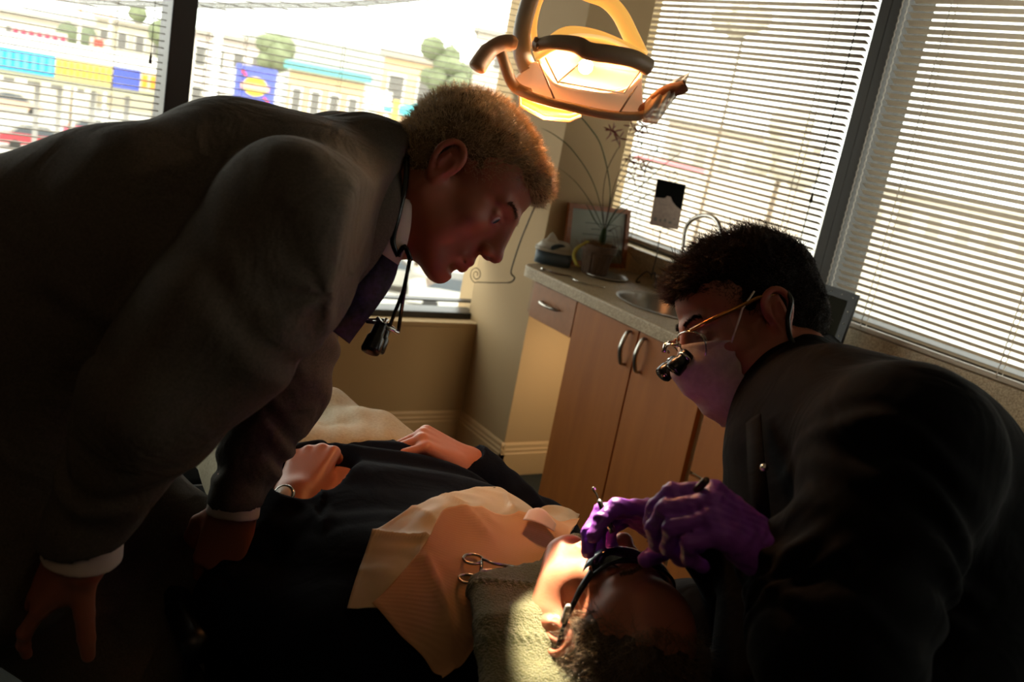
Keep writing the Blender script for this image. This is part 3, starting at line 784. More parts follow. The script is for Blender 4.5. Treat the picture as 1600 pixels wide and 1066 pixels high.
def head_prims(mouth=0.0, jaw=1.0, brow=1.0, neck=True, nose=1.0):
    h = [el((0, -.014, .052), (.076, .098, .080), .02), el((0, .040, .050), (.064, .060, .062), .02),
         el((0, .042, -.012), (.060, .054, .062), .02)]
    for s in (-1, 1):
        h += [rc((s * .054 * jaw, .0, -.045), (s * .022 * jaw, .070, -.098 - mouth), .019, .016, .02),
              rc((s * .060, .0, -.02), (s * .054 * jaw, .0, -.05), .016, .018, .02)]
    h += [el((0, .080, -.102 - mouth), (.023 * jaw, .019, .018), .015), el((0, .074, -.060), (.032, .031, .036), .015),
          el((0, .045, -.085), (.04, .045, .03), .02)]
    for s in (-1, 1): h += [el((s * .046, .034, -.048), (.022, .036, .032), .02)]
    for s in (-1, 1):
        h += [el((s * .046, .062, -.018), (.021, .022, .020), .018), rc((s * .012, .094, .029), (s * .042, .080, .030), .0095 * brow, .008, .012)]
    for s in (-1, 1):
        h += [el((s * .0315, .105, .008), (.0150, .0130, .0105), .010, sub=True), el((s * .0315, .0795, .0075), (.0145, .0138, .0125), .004),
              rc((s * .018, .0935, .0105), (s * .044, .0850, .0095), .0028, .0028, .004), rc((s * .019, .0925, .0015), (s * .043, .0850, .001), .0022, .0022, .003),
              el((s * .0315, .0945, .0058), (.0105, .006, .0036), .002, sub=True)]
    h += [el((0, .092, -.008), (.015, .020, .032), .012), rc((0, .097, .026), (0, .118 * nose, -.024), .0085, .0100, .012), el((0, .1205 * nose, -.0285), (.0125, .0115, .0105), .007)]
    for s in (-1, 1): h += [el((s * .0135, .108, -.033), (.0078, .0115, .0085), .005)]
    for s in (-1, 1): h += [el((s * .0068, .1145, -.0415), (.0042, .0065, .0045), .002, sub=True)]
    m = mouth
    for s in (-1, 1):
        h += [rc((s * .023, .090, -.0645), (s * .004, .1015, -.0605), .0042, .0062, .005), rc((s * .023, .090, -.0660 - m), (0, .0995, -.0735 - m), .0042, .0072, .005)]
    h += [rc((-.022, .0985, -.0675 - m / 2), (.022, .0985, -.0675 - m / 2), .0016 + m / 2, None, .003, True),
          rc((-.008, .1105, -.0675 - m / 2), (.008, .1105, -.0675 - m / 2), .0022 + m / 2, None, .003, True)]
    h += [rc((-.018, .094, -.087 - m), (.018, .094, -.087 - m), .005, None, .008, True)]
    for s in (-1, 1):      # ears
        E = [(.074, .004, -.014), (.079, .010, .008), (.083, .006, .026), (.087, -.008, .034), (.089, -.021, .027), (.088, -.026, .010), (.083, -.020, -.010), (.078, -.008, -.026), (.074, .002, -.026), (.074, .004, -.014)]
        h += [el((s * .079, -.008, .004), (.005, .017, .029), .006, rotA('Z', -s * 20))]
        E = spline(E, 3)
        for a, b in zip(E[:-1], E[1:]): h.append(rc((s * a[0], a[1], a[2]), (s * b[0], b[1], b[2]), .0042, .0042, .003))
        h += [rc((s * .084, -.012, -.006), (s * .086, -.012, .014), .0034, .003, .003), el((s * .0795, -.004, -.021), (.005, .009, .010), .005),
              el((s * .088, -.002, .002), (.006, .0065, .011), .003, sub=True), rc((s * .089, -.017, .004), (s * .089, -.010, .025), .0018, .0018, .002, True)]
    if neck: h += [rc((0, -.030, -.045), (0, -.050, -.140), .054, .056, .03)]
    return h
def skin_tint(Fm, base, lip, flush=.0):
    base = np.array(base); lip = np.array(lip)
    def f(V):
        q = Fm.inv(V); c = np.tile(base, (len(V), 1)); r = np.linalg.norm(q, axis=1)
        inm = (np.abs(q[:, 0]) < .024) & (q[:, 1] > .086) & (q[:, 2] > -.083) & (q[:, 2] < -.056)
        w = np.clip(inm * (1 - (np.abs(q[:, 0]) / .027) ** 2), 0, 1)[:, None] * .8
        c = c * (1 - w) + lip * w
        er = np.exp(-((np.abs(q[:, 0]) - .086) / .012) ** 2 - ((q[:, 1] + .01) / .03) ** 2 - ((q[:, 2]) / .035) ** 2)[:, None] * .5
        c = c * (1 - er) + lip * er
        ck = np.exp(-((np.abs(q[:, 0]) - .045) / .02) ** 2 - ((q[:, 1] - .07) / .03) ** 2 - ((q[:, 2] + .025) / .025) ** 2)[:, None] * .35
        return c * (1 - ck) + lip * ck
    return f
def make_eyes(Fm, parent, iris='3b4a52', look=(0, 1, 0)):
    for s in (-1, 1):
        c = np.array([s * .0315, .0815, .0060]); r = .0122
        V = [];F = []; n = 20; rings = 12; lk = unit(np.array(look, float)); q = unit(np.cross(lk, (0, 0, 1.))); p = np.cross(q, lk)
        for i in range(rings + 1):
            th = math.pi * i / rings * (1 if i else 0)
            for j in range(n):
                a = 2 * math.pi * j / n; V.append(Fm(*(c + r * (math.cos(th) * lk + math.sin(th) * (math.cos(a) * q + math.sin(a) * p)))))
        F = [(i * n + j, i * n + (j + 1) % n, (i + 1) * n + (j + 1) % n, (i + 1) * n + j) for i in range(rings) for j in range(n)]
        o = mesh_obj('eye', V, F, M_eye, parent, True); o.data.materials.append(mat('iris', iris, .2)); o.data.materials.append(M_pupil)
        for i, pl in enumerate(o.data.polygons):
            rg = i // n; pl.material_index = 2 if rg < 1 else (1 if rg < 2 else 0)
M_eye = mat('eye_white', 'b8aca0', .15); M_pupil = mat('pupil', '050505', .1)
def strands(name, roots, dirs, length, m, parent, r=.00035, curl=.3, seg=4, droop=None, colv=None, tipvar=.4):
    """every strand a thin three-sided cone; joined, nobody could count them"""
    n = len(roots); L = length * (1 - tipvar * rng.random(n))
    d = dirs / np.linalg.norm(dirs, axis=1)[:, None]; V = np.zeros((n, seg + 1, 3, 3))
    t0 = np.cross(d, rng.normal(size=(n, 3))); t0 /= np.linalg.norm(t0, axis=1)[:, None] + 1e-9
    b0 = np.cross(d, t0); p = roots.copy(); cd = d.copy(); wob = rng.normal(0, curl, (n, 3))
    for i in range(seg + 1):
        rr = r * (1 - .85 * i / seg)
        for j in range(3):
            a = 2 * math.pi * j / 3; V[:, i, j] = p + rr * (math.cos(a) * t0 + math.sin(a) * b0)
        cd = cd + wob / seg + (0 if droop is None else droop / seg); cd /= np.linalg.norm(cd, axis=1)[:, None]
        p = p + cd * (L / seg)[:, None]
    base = (np.arange(n) * (seg + 1) * 3)[:, None]
    fs = []
    for i in range(seg):
        for j in range(3):
            fs.append(np.stack([base[:, 0] + i * 3 + j, base[:, 0] + i * 3 + (j + 1) % 3, base[:, 0] + (i + 1) * 3 + (j + 1) % 3, base[:, 0] + (i + 1) * 3 + j], 1))
    o = np_mesh(name, V.reshape(-1, 3), np.concatenate(fs), m, parent, True); o['kind'] = 'stuff'; return o
def normals(V, F):
    n = np.zeros_like(V); fn = np.cross(V[F[:, 1]] - V[F[:, 0]], V[F[:, 3]] - V[F[:, 0]])
    for i in range(4): np.add.at(n, F[:, i], fn)
    return n / (np.linalg.norm(n, axis=1)[:, None] + 1e-12)
def hair_cap(name, Fm, prims, m, parent, vox=.003, amp=.003, freq=160, dens=9000, length=.012, comb=(0, .3, 0), strand_m=None, lift=.7, r=.00035, curl=.5, sel=None):
    ph = rng.uniform(0, 6.28, 6)
    def disp(X):
        q = Fm.inv(X); f = freq
        return amp * (np.sin(q[..., 0] * f + ph[0] + 2 * np.sin(q[..., 1] * f * .4)) * np.sin(q[..., 1] * f * .6 + ph[1]) * np.sin(q[..., 2] * f * .7 + ph[2]) +
                      .5 * np.sin(q[..., 0] * f * 2.1 + q[..., 2] * f * 1.3 + ph[3]) * np.sin(q[..., 1] * f * 1.7 + ph[4]))
    V, F = sdf_mesh(xf(prims, Fm), vox, disp)
    cap = np_mesh(name, V, F, m, parent, True)
    N = normals(V, F); idx = rng.integers(0, len(V), dens)
    q = Fm.inv(V[idx])
    if sel is not None:
        k = sel(q); idx = idx[k]; q = q[k]
    roots = V[idx] + rng.normal(0, vox * .3, (len(idx), 3)); cm = Fm.A @ np.array(comb, float) if not callable(comb) else comb(q) @ Fm.A.T
    d = N[idx] * lift + cm + rng.normal(0, .22, (len(idx), 3))
    strands('hair_strands', roots, d, (length(q) if callable(length) else length) * Fm.sc, strand_m or m, cap, r, curl)
    return cap
FING = {'i': ((.029, .088), (.043, .026, .022), .0092), 'm': ((.0095, .092), (.047, .030, .023), .0094), 'r': ((-.0100, .087), (.044, .028, .022), .0088), 'l': ((-.0280, .077), (.034, .021, .019), .0078)}
def hand_prims(t, curls, spread=(0, 0, 0, 0), thumb=(38, 25, 15), grow=0.0, forearm=.10, wr=.026):
    """t=-1 right hand, +1 left; y to the fingers, z back of the hand; curls: four triples of degrees"""
    g = grow; h = [rc((-.011, -forearm, 0), (-.009, .0, 0), wr * .9 + g, wr * .78 + g, .012), rc((.011, -forearm, 0), (.009, .0, 0), wr * .9 + g, wr * .78 + g, .012)]
    pal = [(.018, .010), (.006, .012), (-.006, .010), (-.017, .008)]
    for (kx, ky), (px_, py_) in zip([FING[c][0] for c in 'imrl'], pal):
        h.append(rc((t * px_, py_, 0), (t * kx, ky, 0), .0155 + g, .0110 + g, .012))
    h.append(el((t * .022, .035, -.010), (.016, .030, .014), .012)); h.append(el((-t * .020, .035, -.008), (.012, .030, .012), .012))
    tips = {}
    for c, cu, sp in zip('imrl', curls, spread):
        (kx, ky), Ls, r = FING[c]; p = np.array([t * kx, ky, .001]); a = 0; az = math.radians(sp) * t
        for j, (L, da) in enumerate(zip(Ls, cu)):
            a += math.radians(da); d = np.array([math.sin(az) * math.cos(a), math.cos(az) * math.cos(a), -math.sin(a)])
            q = p + d * L; h.append(rc(p, q, r * (1 - .09 * j) + g, r * (1 - .09 * (j + 1)) + g, .0035))
            if j: h.append(el(p, r * 1.02 * (1 - .09 * j) + g, .003))
            p = q
        tips[c] = p
    az, dn, bend = [math.radians(v) for v in thumb]; p = np.array([t * .019, .020, -.008]); dirv = lambda A, D: np.array([t * math.sin(A) * math.cos(D), math.cos(A) * math.cos(D), -math.sin(D)])
    for j, (L, r0, r1) in enumerate(((.043, .0150, .0115), (.033, .0112, .0100), (.026, .0100, .0080))):
        d = dirv(az - bend * j, dn + bend * .35 * j); q = p + d * L; h.append(rc(p, q, r0 + g, r1 + g, .008 if j == 0 else .003)); p = q
    tips['t'] = p
    return h, tips
def cloth_noise(seed, amp, f):
    g = np.random.default_rng(seed); K = g.normal(0, f, (5, 3)); ph = g.uniform(0, 6.28, 5)
    def d(X):
        s = 0
        for k, p in zip(K, ph): s = s + np.sin(X @ k + p)
        return amp * s / 2.2
    return d
def sleeve_folds(a, b, n, amp, lo=.0, hi=1.0, tw=0.0, ref=(0, 0, 1), rad=.16):
    a = np.asarray(a, float); b = np.asarray(b, float); ax = unit(b - a); L = np.linalg.norm(b - a); r0 = unit(np.cross(ax, ref))
    def d(X):
        v = X - a; t = (v @ ax) / L; rr = v - (v @ ax)[..., None] * ax; dist = np.sqrt((rr ** 2).sum(-1)); side = (rr @ r0) / (dist + 1e-6)
        w = np.clip((t - lo) / .12, 0, 1) * np.clip((hi - t) / .12, 0, 1) * np.clip((rad - dist) / .03, 0, 1)
        return amp * w * np.sin(6.28 * n * t + tw * side + 1.3 * np.sin(5 * side + 9 * t)) * (.55 + .45 * np.sin(3 * side + 7 * t))
    return d
def addd(*fs): return lambda X: sum(f(X) for f in fs)

def skin_at(px, py, prims, off=.003, t0=.8, t1=2.0):
    """first point of the folded primitives met by that line of sight, kept off millimetres above them"""
    r = ray(px, py); t_ = t0
    for _ in range(90):
        X = (EYE + r * t_)[None]; D = np.full(1, 1.0)
        for p in prims: D = fold(D, dprim(p, X), p[5], p[6])
        d_ = D[0] - off
        if d_ < .0005 or t_ > t1: break
        t_ += max(d_ * .7, .0005) / np.linalg.norm(r)
    return EYE + r * t_
# ------------------------------------------------------------ standing man in the grey suit, leaning over
SK1 = (0.33, 0.105, 0.055)
M_skin1 = mat('skin_of_standing_man', 'ffffff', .5, attr='tint', sss=.15, bump=(350, .12, .001))
M_suit = mat('grey_suit_cloth', '5c544a', .85, noise=(380, '463f37', .5), bump=(500, .25, .0012), wrinkle=(9, .55, .02), spec=.2)
M_shirtw = mat('white_shirt', 'c9b8ac', .7, bump=(60, .1, .002))
M_hair1 = mat('grey_blond_hair', '8a7050', .7, noise=(60, '54422e', .6), spec=.2)
M_hair1s = mat('blond_strands', 'd2b68c', .4)
man = thing('person', 'person in a grey suit bending over the chair, hands on his knees, looking down', 'person', (P(-60, 650, 1.25)[0], P(-60, 650, 1.25)[1], 0))
HM = Frame(np.array([.661, 1.188, 1.362]), cdir(.689, .713, -.129), cdir(.724, -.684, .088), .95)
neckb = P(572, 292, 1.36)
sN, eN, wN = P(455, 372, 1.08), P(238, 628, 1.02), P(140, 850, 1.08)      # near shoulder, elbow, wrist
sF, eF, wF = P(500, 350, 1.50), P(440, 600, 1.42), P(366, 788, 1.36)      # far arm
pel = P(-70, 560, 1.22)
hipN, kneeN, ankN = P(-90, 800, 1.25), P(190, 1040, 1.37), None
hipF, kneeF = P(-60, 640, 1.40), P(330, 905, 1.50)
ankN = np.array([kneeN[0] - .08, kneeN[1], .09]); ankF = np.array([kneeF[0] - .10, kneeF[1], .09])
# hands
HN = Frame(P(132, 868, 1.08), cdir(-.74, .48, .40), cdir(-.10, -.50, -.86), 1.0)
hN, _ = hand_prims(-1, [(8, 18, 12), (6, 16, 10), (8, 18, 12), (10, 20, 12)], (14, 0, -14, -28), (48, 26, 6), forearm=.0)
# image shows the thumb side up-left: near hand is a right hand seen from its back
HF = Frame(wF, unit(P(338, 905, 1.37) - wF), -cdir(.0, .2, 1), 1.0)
hF, _ = hand_prims(1, [(35, 40, 25), (38, 42, 25), (40, 45, 25), (42, 45, 25)], (6, 2, -3, -8), (50, 15, 30), forearm=.03)
body = xf(head_prims(jaw=1.06, brow=1.15), HM)
body += [rc(HM(0, -.03, -.10), neckb, .057, .066, .03), rc(HM(0, -.0, -.06), P(592, 345, 1.39), .04, .03, .03), rc(neckb, P(300, 400, 1.3), .055, .11, .04), rc(P(300, 400, 1.3), pel, .11, .12, .05),
         rc(neckb, sN, .06, .05, .03), rc(neckb, sF, .06, .05, .03), rc(sN, eN, .045, .038, .02), rc(eN, wN, .038, .026, .02),
         rc(sF, eF, .045, .038, .02), rc(eF, wF, .038, .026, .02), rc(pel, hipN, .11, .09, .04), rc(pel, hipF, .11, .09, .04),
         rc(hipN, kneeN, .075, .05, .03), rc(kneeN, ankN, .05, .035, .02), rc(hipF, kneeF, .075, .05, .03), rc(kneeF, ankF, .05, .035, .02)]
body += xf(hN, HN) + xf(hF, HF)
bo = soft('body', body, .0024, M_skin1, man, sm=1, col=skin_tint(HM, SK1, (.36, .07, .05)))
make_eyes(HM, man, '4a5a66', (.0, 1, -.25))
# hair: short on the sides, thicker on top, quiff at the front
hp = [el((0, -.016, .056), (.0795, .103, .084), .01), el((0, -.046, .002), (.067, .067, .058), .02), el((0, .030, .080), (.062, .062, .045), .02), el((0, .085, .088), (.045, .024, .022), .02),
      el((0, .10, -.012), (.11, .070, .086), .008, rotA('X', 8), True), hs((0, 0, -.045), (0, .25, -1)), el((0, .02, -.035), (.2, .048, .062), .01, None, True)]
for s in (-1, 1): hp.append(el((s * .085, -.006, .004), (.02, .026, .038), .006, None, True))
hair_cap('hair', HM, hp, M_hair1, man, .0026, .0022, 190, 15000, .016, lambda q: np.stack([q[:, 0] * 2, .25 + q[:, 1] * 3, .25 + 0 * q[:, 2]], 1), M_hair1s, .8, .00038, .5)
# eyebrow
for s in (-1, 1):
    n = 260; u = rng.random(n); rt = np.stack([s * (.012 + .034 * u), .103 - .017 * u + rng.normal(0, .0006, n), .028 + .006 * np.sin(u * 2.6) + rng.normal(0, .0016, n)], 1)
    strands('eyebrow', np.array([HM(*q) for q in rt]), np.tile(HM.A @ np.array([s * .8, .5, .15]), (n, 1)), .008, M_hair1, man, .0004, .2, 3)
# jacket
nz = cloth_noise(3, .0035, 14)
def armpit(X):          # creases fanning out from under the near arm
    v = X - P(540, 470, 1.12); r = np.sqrt((v ** 2).sum(-1)); a = np.arctan2(v @ RC[1], v @ RC[0])
    return .0035 * np.exp(-((r - .12) / .06) ** 2) * np.clip((r - .05) / .04, 0, 1) * np.sin(a * 6 + r * 14)
jd = addd(nz, armpit, sleeve_folds(sN, eN, 3.2, .0035, .2, 1.15, 2.6, rad=.19), sleeve_folds(eN, wN, 3.4, .0035, -.1, .95, 2.8, rad=.13), sleeve_folds(sF, eF, 5, .006, .1, 1.1, 1.5, rad=.12), sleeve_folds(eF, wF, 4, .005, 0, .95, 1.7, rad=.11))
J = [rc(P(-80, 470, 1.16), P(230, 385, 1.18), .165, .140, .06), rc(P(230, 385, 1.18), P(455, 318, 1.24), .140, .108, .06),
     rc(P(-60, 470, 1.36), P(230, 390, 1.42), .17, .150, .07), rc(P(230, 390, 1.42), P(500, 310, 1.44), .150, .108, .07),
     rc(P(455, 300, 1.28), P(568, 268, 1.335), .095, .062, .04), el(P(360, 270, 1.28), (.11, .11, .09), .06),
     el(P(545, 215, 1.44), (.062, .062, .036), .03),
     rc(P(230, 450, 1.28), P(480, 400, 1.33), .12, .10, .06),
     rc(P(-80, 560, 1.2), P(-90, 760, 1.22), .19, .20, .08), rc(P(60, 560, 1.22), P(20, 820, 1.2), .16, .12, .08)]
J += [rc(sN, P(345, 520, 1.04), .108, .088, .035), rc(P(345, 520, 1.04), eN, .088, .070, .03), rc(eN, P(132, 838, 1.075), .070, .047, .03),
      rc(sF, eF, .085, .064, .03), rc(eF, P(367, 783, 1.36), .064, .040, .03),
      rc(P(470, 350, 1.13), P(580, 305, 1.305), .088, .070, .04), rc(P(470, 400, 1.34), P(380, 560, 1.40), .07, .05, .05)]
J += [hs(P(131, 850, 1.076), unit(wN - eN), .003) if False else rc(P(128, 915, 1.083), P(110, 990, 1.10), .068, .07, .003, True),
      rc(P(360, 850, 1.36), P(350, 920, 1.36), .060, .06, .003, True),
      rc(P(560, 272, 1.35), P(636, 286, 1.345), .080, .069, .03), rc(P(560, 300, 1.33), P(600, 360, 1.315), .08, .05, .03), hs(P(634, 260, 1.33), cdir(.97, .22, 0), .004), rc(P(668, 275, 1.345), P(628, 285, 1.345), .061, .052, .004, True)]
jk = soft('jacket', J, .0048, M_suit, man, jd, 1)
# jacket collar and lapel
ck = [P(604, 224, 1.40), P(612, 232, 1.33), P(612, 262, 1.275), P(598, 315, 1.255), P(575, 380, 1.25), P(545, 440, 1.25), P(500, 505, 1.27)]
def strip(name, path, width, nrm, m, parent, th=.004, taper=None, n=6):
    """cloth band of given width along a path, nrm = outward side"""
    p = np.array(spline(path, n)); T = np.gradient(p, axis=0); T /= np.linalg.norm(T, axis=1)[:, None]
    N_ = np.array([unit(nrm)] * len(p)) if np.ndim(nrm) == 1 else np.array(spline(nrm, n)); B = np.cross(T, N_); B /= np.linalg.norm(B, axis=1)[:, None]; N_ = np.cross(B, T)
    w = np.array([width * (taper(i / (len(p) - 1)) if taper else 1) for i in range(len(p))])[:, None]
    R = [p - B * w / 2, p + B * w / 2, p + B * w / 2 + N_ * th, p + N_ * th * 1.6, p - B * w / 2 + N_ * th]
    V = np.stack(R, 1).reshape(-1, 3); k = 5; F = [(i * k + j, i * k + (j + 1) % k, (i + 1) * k + (j + 1) % k, (i + 1) * k + j) for i in range(len(p) - 1) for j in range(k)]
    F += [tuple(range(k))[::-1], tuple((len(p) - 1) * k + j for j in range(k))]
    return mesh_obj(name, V, F, m, parent, True)
strip('lapel', [P(597, 226, 1.335), P(600, 262, 1.27), P(588, 325, 1.235), P(566, 385, 1.235), P(535, 440, 1.25), P(498, 505, 1.28)], .045, -RC[2] + RC[0] * .6, M_suit, jk, .006, lambda t: .55 + .75 * math.sin(math.pi * min(1, t * 1.15)) if t < .95 else .5)
# shirt collar and cuffs
shirt = [rc(P(622, 268, 1.345), P(598, 350, 1.34), .062, .060, .02), rc(P(600, 345, 1.34), P(578, 395, 1.34), .050, .040, .03),
         rc(HM(0, -.03, -.09), HM(0, -.05, -.13), .059, .062, .01), rc(HM(0, -.004, -.04), HM(0, .015, -.10), .06, .05, .01, True), hs(P(634, 300, 1.33), unit(P(690, 270, 1.33) - P(634, 300, 1.33)), .004)]
sh = soft('shirt', shirt, .0035, M_shirtw, man, None, 1)
for a, b, r1 in ((P(131, 840, 1.076), P(128, 872, 1.083), .042), (P(367, 782, 1.36), P(363, 806, 1.36), .036)):
    soft('shirt_cuff', [rc(a, b, r1, r1 + .001, .003), hs(b, b - a)], .003, M_shirtw, man, None, 0)
strip('shirt_collar', [P(632, 312, 1.275), P(626, 345, 1.268), P(614, 378, 1.265), P(600, 398, 1.268)], .040, -RC[2] + RC[0] * .5, M_shirtw, man, .003, lambda t: .45 + .75 * t)
# tie
M_tie = mat('dark_purple_tie', '1a1424', .6, noise=(160, '35284a', .3))
strip('tie', [P(607, 386, 1.30), P(594, 425, 1.29), P(566, 460, 1.285), P(543, 482, 1.285), P(515, 512, 1.285)], .062, -RC[2] + RC[0], M_tie, man, .006, lambda t: .55 + .6 * t)
# trousers
tr = [rc(P(-90, 690, 1.25), hipN, .16, .13, .06), rc(hipN, kneeN, .12, .085, .05), rc(kneeN, ankN, .085, .06, .04), rc(P(-80, 640, 1.35), hipF, .16, .13, .06), rc(hipF, kneeF, .125, .088, .05), rc(kneeF, ankF, .088, .06, .04)]
soft('trousers', tr, .006, M_suit, man, addd(cloth_noise(5, .004, 16), sleeve_folds(hipF, kneeF, 6, .006, .2, 1.1, 1.5)), 1)
M_shoe = mat('black_shoe', '120f0d', .3)
for k_ in (ankN, ankF):
    soft('shoe', [rc(k_ + [-.05, 0, -.045], k_ + [.16, 0, -.055], .042, .034, .02), rc(k_ + [-.03, 0, -.03], k_ + [-.02, 0, .02], .045, .05, .02), hs(np.array([0, 0, .0]), (0, 0, -1))], .005, M_shoe, man, None, 1)
# ------------------------------------------------------------ person lying in the dental chair
SK2 = (0.42, 0.155, 0.085)
M_skin2 = mat('skin_of_lying_person', 'ffffff', .42, attr='tint', sss=.2, bump=(260, .15, .001))
M_navy = mat('navy_sweater', '0a0e1a', .9, noise=(300, '060810', .5), bump=(300, .2, .0015), wrinkle=(8, .4, .015), spec=.12)
M_khaki = mat('khaki_trousers', 'aaa085', .8, noise=(200, '958b70', .4), bump=(300, .15, .001))
M_hair2 = mat('thin_brown_grey_hair', '3a2b1e', .5, noise=(70, '22180f', .6)); M_hair2s = mat('brown_grey_strands', '6a553c', .45)
pat = thing('person', 'person in navy sweater lying in the dental chair, mouth being treated', 'person', (.68, 1.2, .60))
HP = Frame((.738, .772, .887), (.344, .146, .928), (.036, -.989, .142), .98)
aN, bN, cN = np.array([.50, .99, .775]), np.array([.435, 1.19, .735]), onZ(462, 775, .865)
aF, bF, cF = np.array([.90, 1.04, .775]), np.array([.99, 1.24, .75]), onZ(738, 730, .872)
fN = onZ(492, 708, .905); fF = onZ(668, 690, .915)
hpN, hpF = np.array([.56, 1.42, .79]), np.array([.74, 1.45, .79]); knN, knF = onZ(350, 665, .80), onZ(500, 668, .80)
torso = [rc((.58, 1.0, .775), (.565, 1.32, .79), .115, .105, .05), rc((.80, 1.03, .775), (.755, 1.34, .79), .115, .105, .05),
         el((.69, 1.10, .79), (.20, .20, .120), .05), el((.655, 1.27, .80), (.18, .16, .115), .05)]
HNp = Frame(cN, unit(fN - cN), (-.35, -.1, .93), 1.04); h1, _ = hand_prims(1, [(70, 85, 50), (72, 88, 50), (74, 88, 50), (76, 85, 50)], thumb=(30, 35, 25), forearm=.03)
HFp = Frame(cF, unit(fF - cF + np.array([0, 0, .0])), unit(np.array([.25, -.2, .94])), 1.22); h2, _ = hand_prims(-1, [(48, 75, 45), (55, 80, 45), (60, 80, 45), (65, 80, 45)], thumb=(46, 20, -4), forearm=.03)
pb = xf(head_prims(mouth=.010, jaw=1.08), HP) + [rc(HP(0, -.03, -.10), (.69, .96, .80), .06, .075, .03)]
pb += [rc(a[1] if a[0] == 'rc' else a[1], a[2] if a[0] == 'rc' else a[1], .09, .09, .04) for a in torso] + \
      [rc((.69, 1.0, .79), aN, .06, .05, .03), rc((.69, 1.0, .79), aF, .06, .05, .03), rc(aN, bN, .045, .038, .02), rc(bN, cN, .038, .026, .02),
       rc(aF, bF, .045, .038, .02), rc(bF, cF, .038, .026, .02), rc(hpN, knN, .075, .05, .03), rc(hpF, knF, .075, .05, .03),
       rc((.65, 1.3, .78), (.65, 1.42, .79), .10, .10, .04), rc(knN, knN + [-.02, .38, -.10], .05, .035, .02), rc(knF, knF + [0, .38, -.10], .05, .035, .02)]
pb += xf(h1, HNp) + xf(h2, HFp)
soft('body', pb, .0024, M_skin2, pat, sm=1, col=skin_tint(HP, SK2, (.42, .10, .07)))
make_eyes(HP, pat, '5a4a3a')
# hair round the back and sides, thin on top
hp2 = [el((0, -.020, .050), (.080, .104, .088), .01), el((0, .085, .050), (.070, .080, .080), .015, rotA('X', -14), True), el((0, .07, -.03), (.11, .075, .07), .01, None, True), hs((0, 0, -.05), (0, .2, -1))]
for s in (-1, 1): hp2.append(el((s * .085, -.006, .004), (.02, .026, .036), .006, None, True))
hair_cap('hair', HP, hp2, M_hair2, pat, .003, .002, 150, 9000, .038, lambda q: np.stack([q[:, 0] * 6, -.3 + 0 * q[:, 1], .15 + 0 * q[:, 2]], 1), M_hair2s, .45, .00032, .9)
# a few long thin wisps across the bald crown
n = 260; a = rng.uniform(-1.1, 1.1, n); el_ = rng.uniform(.75, 1.05, n)
rt = np.stack([.074 * np.sin(a), .058 * np.cos(a) * np.cos(el_) + .02, .05 + .083 * np.sin(el_) * np.cos(a * .5)], 1)
strands('hair_wisps', np.array([HP(*q) for q in rt]), np.tile(HP.A @ np.array([0., -.6, .9]), (n, 1)) + rng.normal(0, .4, (n, 3)), .035, M_hair2s, pat, .0003, .9)
for s in (-1, 1):
    n = 260; u = rng.random(n); rt = np.stack([s * (.012 + .034 * u), .103 - .017 * u + rng.normal(0, .0006, n), .028 + .006 * np.sin(u * 2.6) + rng.normal(0, .0016, n)], 1)
    strands('eyebrow', np.array([HP(*q) for q in rt]), np.tile(HP.A @ np.array([s * .8, .5, .15]), (n, 1)), .009, M_hair2s, pat, .0004, .3, 3)
# sweater
sw = torso + [rc((.69, .965, .80), (.69, 1.04, .785), .085, .11, .05), rc((.66, 1.0, .775), aN, .085, .078, .04), rc((.72, 1.03, .775), aF, .085, .078, .04),
              rc(aN, bN, .074, .062, .03), rc(bN, cN + (cN - bN) * -.02, .060, .040, .03), rc(aF, bF, .074, .062, .03), rc(bF, cF + (cF - bF) * .0, .060, .042, .03),
              rc((.6, 1.3, .78), (.6, 1.39, .785), .115, .112, .04), rc((.72, 1.33, .78), (.72, 1.41, .785), .115, .112, .04)]
for c, b, o_ in ((cN, bN, .030), (cF, bF, .062)): sw.append(rc(c + unit(c - b) * o_, c + unit(c - b) * .12, .060, .062, .003, True))
sw += [rc(HP(0, -.03, -.09), (.70, .935, .82), .066, .062, .004, True)]
sd = addd(cloth_noise(8, .003, 17), sleeve_folds((.5, 1.1, .9), (.62, 1.40, .9), 5, .005, 0, 1, 1.2, rad=.3), sleeve_folds(bF, cF, 4, .004, 0, .95, 1.5, rad=.09), sleeve_folds(bN, cN, 4, .004, 0, .95, 1.5, rad=.09))
soft('sweater', sw, .0045, M_navy, pat, sd, 1)
# trousers
def crinkle(X):
    return .004 * np.sin(X[..., 0] * 22 + 3 * np.sin(X[..., 1] * 7)) * np.sin(X[..., 1] * 14 + 4 * X[..., 0]) + .0016 * np.sin((X[..., 1] * .8 - X[..., 0]) * 70 + 6 * np.sin(X[..., 0] * 14))
trp = [rc((.6, 1.38, .785), (.6, 1.46, .79), .118, .112, .04), rc((.73, 1.40, .785), (.73, 1.47, .79), .118, .112, .04), rc(hpN, knN, .100, .074, .05), rc(hpF, knF, .098, .072, .05),
       rc(knN, knN + [-.02, .40, -.12], .08, .055, .04), rc(knF, knF + [0, .40, -.12], .08, .055, .04), el((.655, 1.36, .87), (.10, .07, .045), .04), hs((.65, 1.335, .8), (.06, -1, .0), .01)]
soft('trousers', trp, .005, M_khaki, pat, crinkle, 1)
for k_, s in ((knN, -.02), (knF, 0)):
    c = k_ + [s, .44, -.12]; soft('shoe', [rc(c, c + [0, .03, .10], .048, .036, .02), rc(c + [0, 0, -.0], c + [0, .05, .17], .045, .034, .02)], .006, M_shoe, pat, None, 1)
